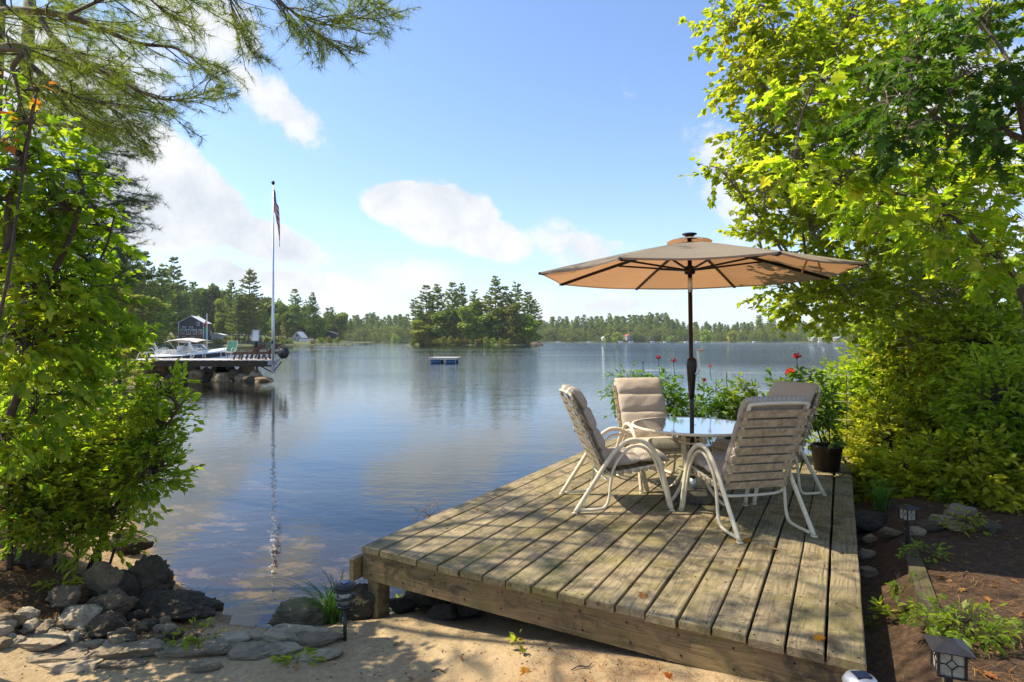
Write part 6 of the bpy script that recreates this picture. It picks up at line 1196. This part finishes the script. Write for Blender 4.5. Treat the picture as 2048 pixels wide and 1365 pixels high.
def square_lamp(x, y, z0, ztop, s, rz, label):
    t = thing('path_light', label, 'lantern', (x, y, z0), rz, 'square black lanterns right of the deck'); H_ = ztop - z0; hh = s * 1.0; zb = H_ - s * .33 - hh
    part('stake', 'black', t, lambda g: g.box((0, 0, (zb - .1) / 2), (s * .24, s * .24, zb + .1)))
    w_ = s * .5
    part('base_plate', 'black', t, lambda g: g.box((0, 0, zb), (s * .98, s * .98, s * .07)))
    part('frame', 'black', t, lambda g: [g.box((i * w_ * .92, j * w_ * .92, zb + hh / 2), (s * .09, s * .09, hh)) for i in (-1, 1) for j in (-1, 1)] + [g.box((0, 0, zb + hh), (s, s, s * .06))])
    part('glass_panes', 'glass_pane', t, lambda g: g.box((0, 0, zb + hh / 2), (s * .84, s * .84, hh * .96)))
    def lat(g):
        for k in range(4):
            Mx = Matrix.Rotation(math.pi / 2 * k, 3, 'Z'); yy = -s * .435; c = zb + hh / 2; q_ = s * .2; th = s * .035
            for (a0, b0, a1, b1) in ((0, q_, q_, 0), (q_, 0, 0, -q_), (0, -q_, -q_, 0), (-q_, 0, 0, q_), (0, q_, 0, hh * .5), (0, -q_, 0, -hh * .5), (q_, 0, w_ * .9, 0), (-q_, 0, -w_ * .9, 0)):
                A = Mx @ Vector((a0, yy, c + b0)); B_ = Mx @ Vector((a1, yy, c + b1)); n_ = Mx @ Vector((0, 1, 0)); g.bar(tuple(A), tuple(B_), th, th, up=tuple(n_))
    part('lattice', 'black', t, lat)
    part('roof', 'black', t, lambda g: g.lathe([(0, zb + hh + s * .02), (s * 1.0, zb + hh + s * .02), (s * 1.02, zb + hh + s * .06), (s * .35, H_ - s * .02), (s * .1, H_), (0, H_)], 4, M=Matrix.Rotation(math.pi / 4, 3, 'Z')))
q = P(1815, 1010, 4.6); square_lamp(q[0], 4.6, float(gz(q[0], 4.6)), q[2], .085, R(12), 'square black lantern with lattice glass, farther one by the edging stones')
q = P(1897, 1279, 2.15); square_lamp(q[0], 2.15, float(gz(q[0], 2.15)), q[2], .09, R(-22), 'square black lantern with lattice glass, nearest one at the lower right')
q = P(1722, 1349, 2.36); zz = float(gz(q[0], q[1])); t = thing('path_light', 'grey domed solar path light at the front right corner of the deck', 'lantern', (q[0], q[1], zz)); H_ = q[2] - zz
part('stake', 'black', t, lambda g: g.tube([(0, 0, -.1), (0, 0, H_ - .1)], .012, 8), True)
part('lens', 'glass_pane', t, lambda g: g.lathe([(0, H_ - .13), (.04, H_ - .13), (.05, H_ - .04), (0, H_ - .04)], 16), True)
part('cap', 'silver', t, lambda g: g.lathe([(0, H_ - .045), (.066, H_ - .045), (.068, H_ - .035), (.055, H_ - .012), (.03, H_ - .001), (0, H_)], 28), True)
part('solar_panel', 'solar', t, lambda g: g.box((0, -.004, H_ + .001), (.06, .05, .004)))
# ------------------------------------------------------------------ fallen leaves, grass tuft, small plants
M['leaf_brown'] = leafmat('fallen brown leaf', [(0, (.16, .06, .02)), (.5, (.32, .13, .04)), (1, (.4, .22, .08))], [(0, (.2, .08, .02)), (1, (.4, .2, .05))], .25, .04)
g = MB(); g.add(*TM['oak']); OAKM = g.mesh('fallen_leaf', M['leaf_brown']); g = MB(); g.add(*TM['oak']); OAKO = g.mesh('fallen_leaf', M['orange'])
FLV = [(1475, 1084, 'd', .13, 0, 'curled tan oak leaf under the foot of the nearest chair'), (1500, 1080, 'd', .09, 1, 'second tan leaf beside the foot of the nearest chair'), (1285, 1187, 'd', .1, 0, 'brown leaf lying on the front boards of the deck'), (1472, 1140, 'd', .06, 0, 'tiny red brown leaf on the right half of the deck'), (1648, 1275, 'd', .085, 1, 'orange brown leaf near the front right corner of the deck'), (950, 1020, 'd', .05, 0, 'small brown leaf near the water side of the deck'), (1105, 1020, 'd', .07, 0, 'pale brown leaf left of the left chair'), (1556, 1102, 'd', .06, 0, 'small leaf right of the nearest chair foot'), (1608, 1052, 'd', .06, 0, 'small leaf in the umbrella shadow'), (1610, 1035, 'd', .05, 1, 'little orange leaf by the chair leg'),
       (1365, 1325, 'g', .11, 1, 'orange oak leaf on the sand against the deck'), (1048, 1338, 'g', .1, 1, 'red orange oak leaf in the middle of the sand'), (797, 1292, 'g', .05, 0, 'small brown leaf on the sand left of centre'), (1045, 1288, 'g', .07, 0, 'dark brown leaf by the deck edge on the sand'), (515, 1300, 'g', .09, 1, 'orange leaf on the stone edging'), (588, 1338, 'g', .05, 0, 'small red brown leaf among the sprouts'), (1325, 1350, 'g', .09, 1, 'tan orange leaf at the lower border of the sand'), (1995, 1300, 'g', .1, 0, 'tan leaf on the right litter'), (1830, 1220, 'g', .08, 0, 'pale leaf beside the timber'), (1960, 1350, 'g', .09, 0, 'curled leaf at the lower right border'), (1860, 1110, 'g', .07, 0, 'brown leaf on the mulch below the far lantern'), (2010, 1080, 'g', .09, 1, 'orange leaf on the mulch at the right border'), (1905, 1230, 'g', .07, 0, 'brown leaf in the middle of the right litter'), (300, 1305, 'g', .05, 0, 'brown leaf on the grey slab')]
for i, (px, py, wh, s_, o_, lb) in enumerate(FLV):
    if wh == 'd': q = PZ(px, py, DZ) + [0, 0, .008]
    else:
        z_ = .3
        for _ in range(4): q = PZ(px, py, z_); z_ = float(gz(q[0], q[1]))
        q = PZ(px, py, z_) + [0, 0, .015]
    o = bpy.data.objects.new('fallen_leaf', OAKO if o_ else OAKM); COL.objects.link(o); o.location = tuple(q); o.scale = (s_, s_, s_); o.rotation_euler = (rnd.uniform(-.25, .1), rnd.uniform(-.3, .3), rnd.random() * 6.28); tag(o, lb, 'leaf', 'fallen oak leaves')
def litter(name, label, n, xr, yr, mask, mats, L=.07, seed=0):
    r_ = np.random.RandomState(seed); X = r_.uniform(*xr, n); Y = r_.uniform(*yr, n); a = (X - FL[0]) * UN[0] + (Y - FL[1]) * UN[1]; b = (X - FL[0]) * UU[0] + (Y - FL[1]) * UU[1]; Z = gz(X, Y)
    k = mask(X, Y, a, b) & (Z > .04); X, Y, Z = X[k], Y[k], Z[k]; n = len(X); g = MB(); an = r_.rand(n) * 6.28
    g.add(*scatter(TM['oak'], np.stack([X, Y, Z + .012], -1), frames(np.stack([np.cos(an), np.sin(an), r_.randn(n) * .15], -1), np.array([0, 0, 1.0]) + r_.randn(n, 3) * .25), L * (.5 + .8 * r_.rand(n)))); tag(g.build(name, M[mats]), label, 'leaf litter', kind='stuff')
litter('leaf_litter', 'dry brown leaves caught over the mulch at the right', 420, (1.9, 6), (2, 6.5), lambda X, Y, a, b: a > 3.7, 'leaf_brown', .06, 1)
litter('leaf_litter', 'dry brown leaves caught among the stones at the left', 260, (-5, -1.5), (3.5, 6), lambda X, Y, a, b: (Y > 3.85), 'leaf_brown', .05, 2)
litter('leaf_litter', 'small brown leaf bits strewn on the sand', 60, (-1.6, 2.0), (2.4, 4.4), lambda X, Y, a, b: (b < -.05) | (a < -.1), 'leaf_brown', .03, 3)
def blades(name, label, c, n, L, spread, w_=.006, seed=0, cat='grass', lean=(0, 0)):
    r_ = np.random.RandomState(seed); g = MB(); c = np.array(c, float)
    for i in range(n):
        a = r_.rand() * 6.28; d = V3(math.cos(a) + lean[0], math.sin(a) + lean[1], 0) * spread * (.3 + .7 * r_.rand()); l = L * (.55 + .5 * r_.rand()); b0 = V3(r_.randn() * .03, r_.randn() * .03, 0)
        pts = [b0 + d * l * u ** 1.6 + V3(0, 0, l * (u * 1.0 - .55 * spread * u ** 2.6)) for u in np.linspace(0, 1, 7)]; s = nrm(np.cross(d, [0, 0, 1])) * w_ / 2
        g.grid(np.array([[p - s * (1 - (j / 6) ** 2 * .95), p + s * (1 - (j / 6) ** 2 * .95)] for j, p in enumerate(pts)]))
    t = thing(name, label, cat, c); g.build('blades', M['grass'], t, kind='stuff'); return t
q = PZ(668, 1238, .12); blades('grass_clump', 'arching clump of long green blades behind the round path light', (q[0], q[1], .1), 120, .56, 1.0, .009, 1, lean=(-.45, 0))
q = PZ(1890, 1020, .5); blades('grass_clump', 'tuft of thin grass among the right shrub stems', (q[0], q[1], .5), 90, .5, .55, .008, 2)
q = PZ(1760, 1020, .5); blades('grass_clump', 'dark tuft of strappy leaves beside the deck', (q[0], q[1], .5), 70, .5, .7, .01, 3)
SP = [(385, 1272, 46, 26, 'small weeds sprouting by the beach', 26), (590, 1322, 30, 14, 'two small green sprouts in the sand before the slabs', 8), (800, 1185, 34, 24, 'bright green plant under the deck behind the post', 34), (1860, 1100, 44, 26, 'weedy seedlings below the far lantern', 26), (1775, 1222, 30, 30, 'young pale green seedling beside the timber', 12), (1810, 1165, 26, 20, 'pair of broad green leaves over the timber', 8), (1945, 1235, 100, 50, 'green ground ivy patch over the right litter', 150), (115, 1165, 40, 26, 'small green sprig on the left litter', 16), (1040, 1290, 10, 22, 'dark little oak sprig by the deck edge', 5), (1940, 1040, 50, 28, 'low plants at the edging stones', 40)]
for i, (px, py, rx, ry, lb, n) in enumerate(SP):
    z_ = .35
    for _ in range(4): q = PZ(px, py + ry, z_); z_ = float(gz(q[0], q[1]))
    q[2] = z_; Z = q[1]; c = q + [0, .05, ry * Z / F * .6]
    plant('small_plant', lb, 'plant', [([q - [0, 0, .02], c], .003, .0015)], [(c, (rx * Z / F, rx * Z / F * .7, ry * Z / F * .6), n)], 'oval', .045 if n > 20 else .06, 'bush', 'twig', .05, 5, 80 + i, None, droop=.1, lo='oval', branch_r=.002, limbs=False)
r_c = plant('small_plant', 'reddish dried weed stalks at the water edge of the deck', 'plant', [([V3(-.75, 5.35, .1), P(858, 1010, 5.3)], .002, .001)], [B(845, 1025, 5.3, 12, 10, .05, 7), B(872, 1022, 5.3, 10, 12, .05, 7), B(858, 1035, 5.3, 14, 10, .05, 5)], 'oval', .022, 'orange', 'twig', .05, 5, 95, droop=0, lo='oval', branch_r=.0015)
# twigs on the sand
for i, (px, py, L_, a_, lb) in enumerate([(1165, 1338, .14, .3, 'short crooked twig on the sand'), (880, 1345, .1, .1, 'thin curved twig on the left sand'), (1930, 1150, .2, .8, 'bent dry twig on the mulch'), (262, 1085, .35, -.05, 'bleached branch jutting over the water below the bush')]):
    z_ = .35
    for _ in range(4): q = PZ(px, py, z_); z_ = float(gz(q[0], q[1]))
    g = MB(); g.tube([(-L_ / 2, 0, .004), (-L_ * .1, .012, .012), (L_ * .2, -.008, .01), (L_ / 2, .02, .014)], [.003, .005, .002], 5, smooth=3); o = g.build('fallen_twig', M['birch' if i == 3 else 'twig'], loc=PZ(px, py, max(z_, .1)) + [0, 0, .1 if i == 3 else 0]); o.rotation_euler = (0, 0, a_); tag(o, lb, 'twig')
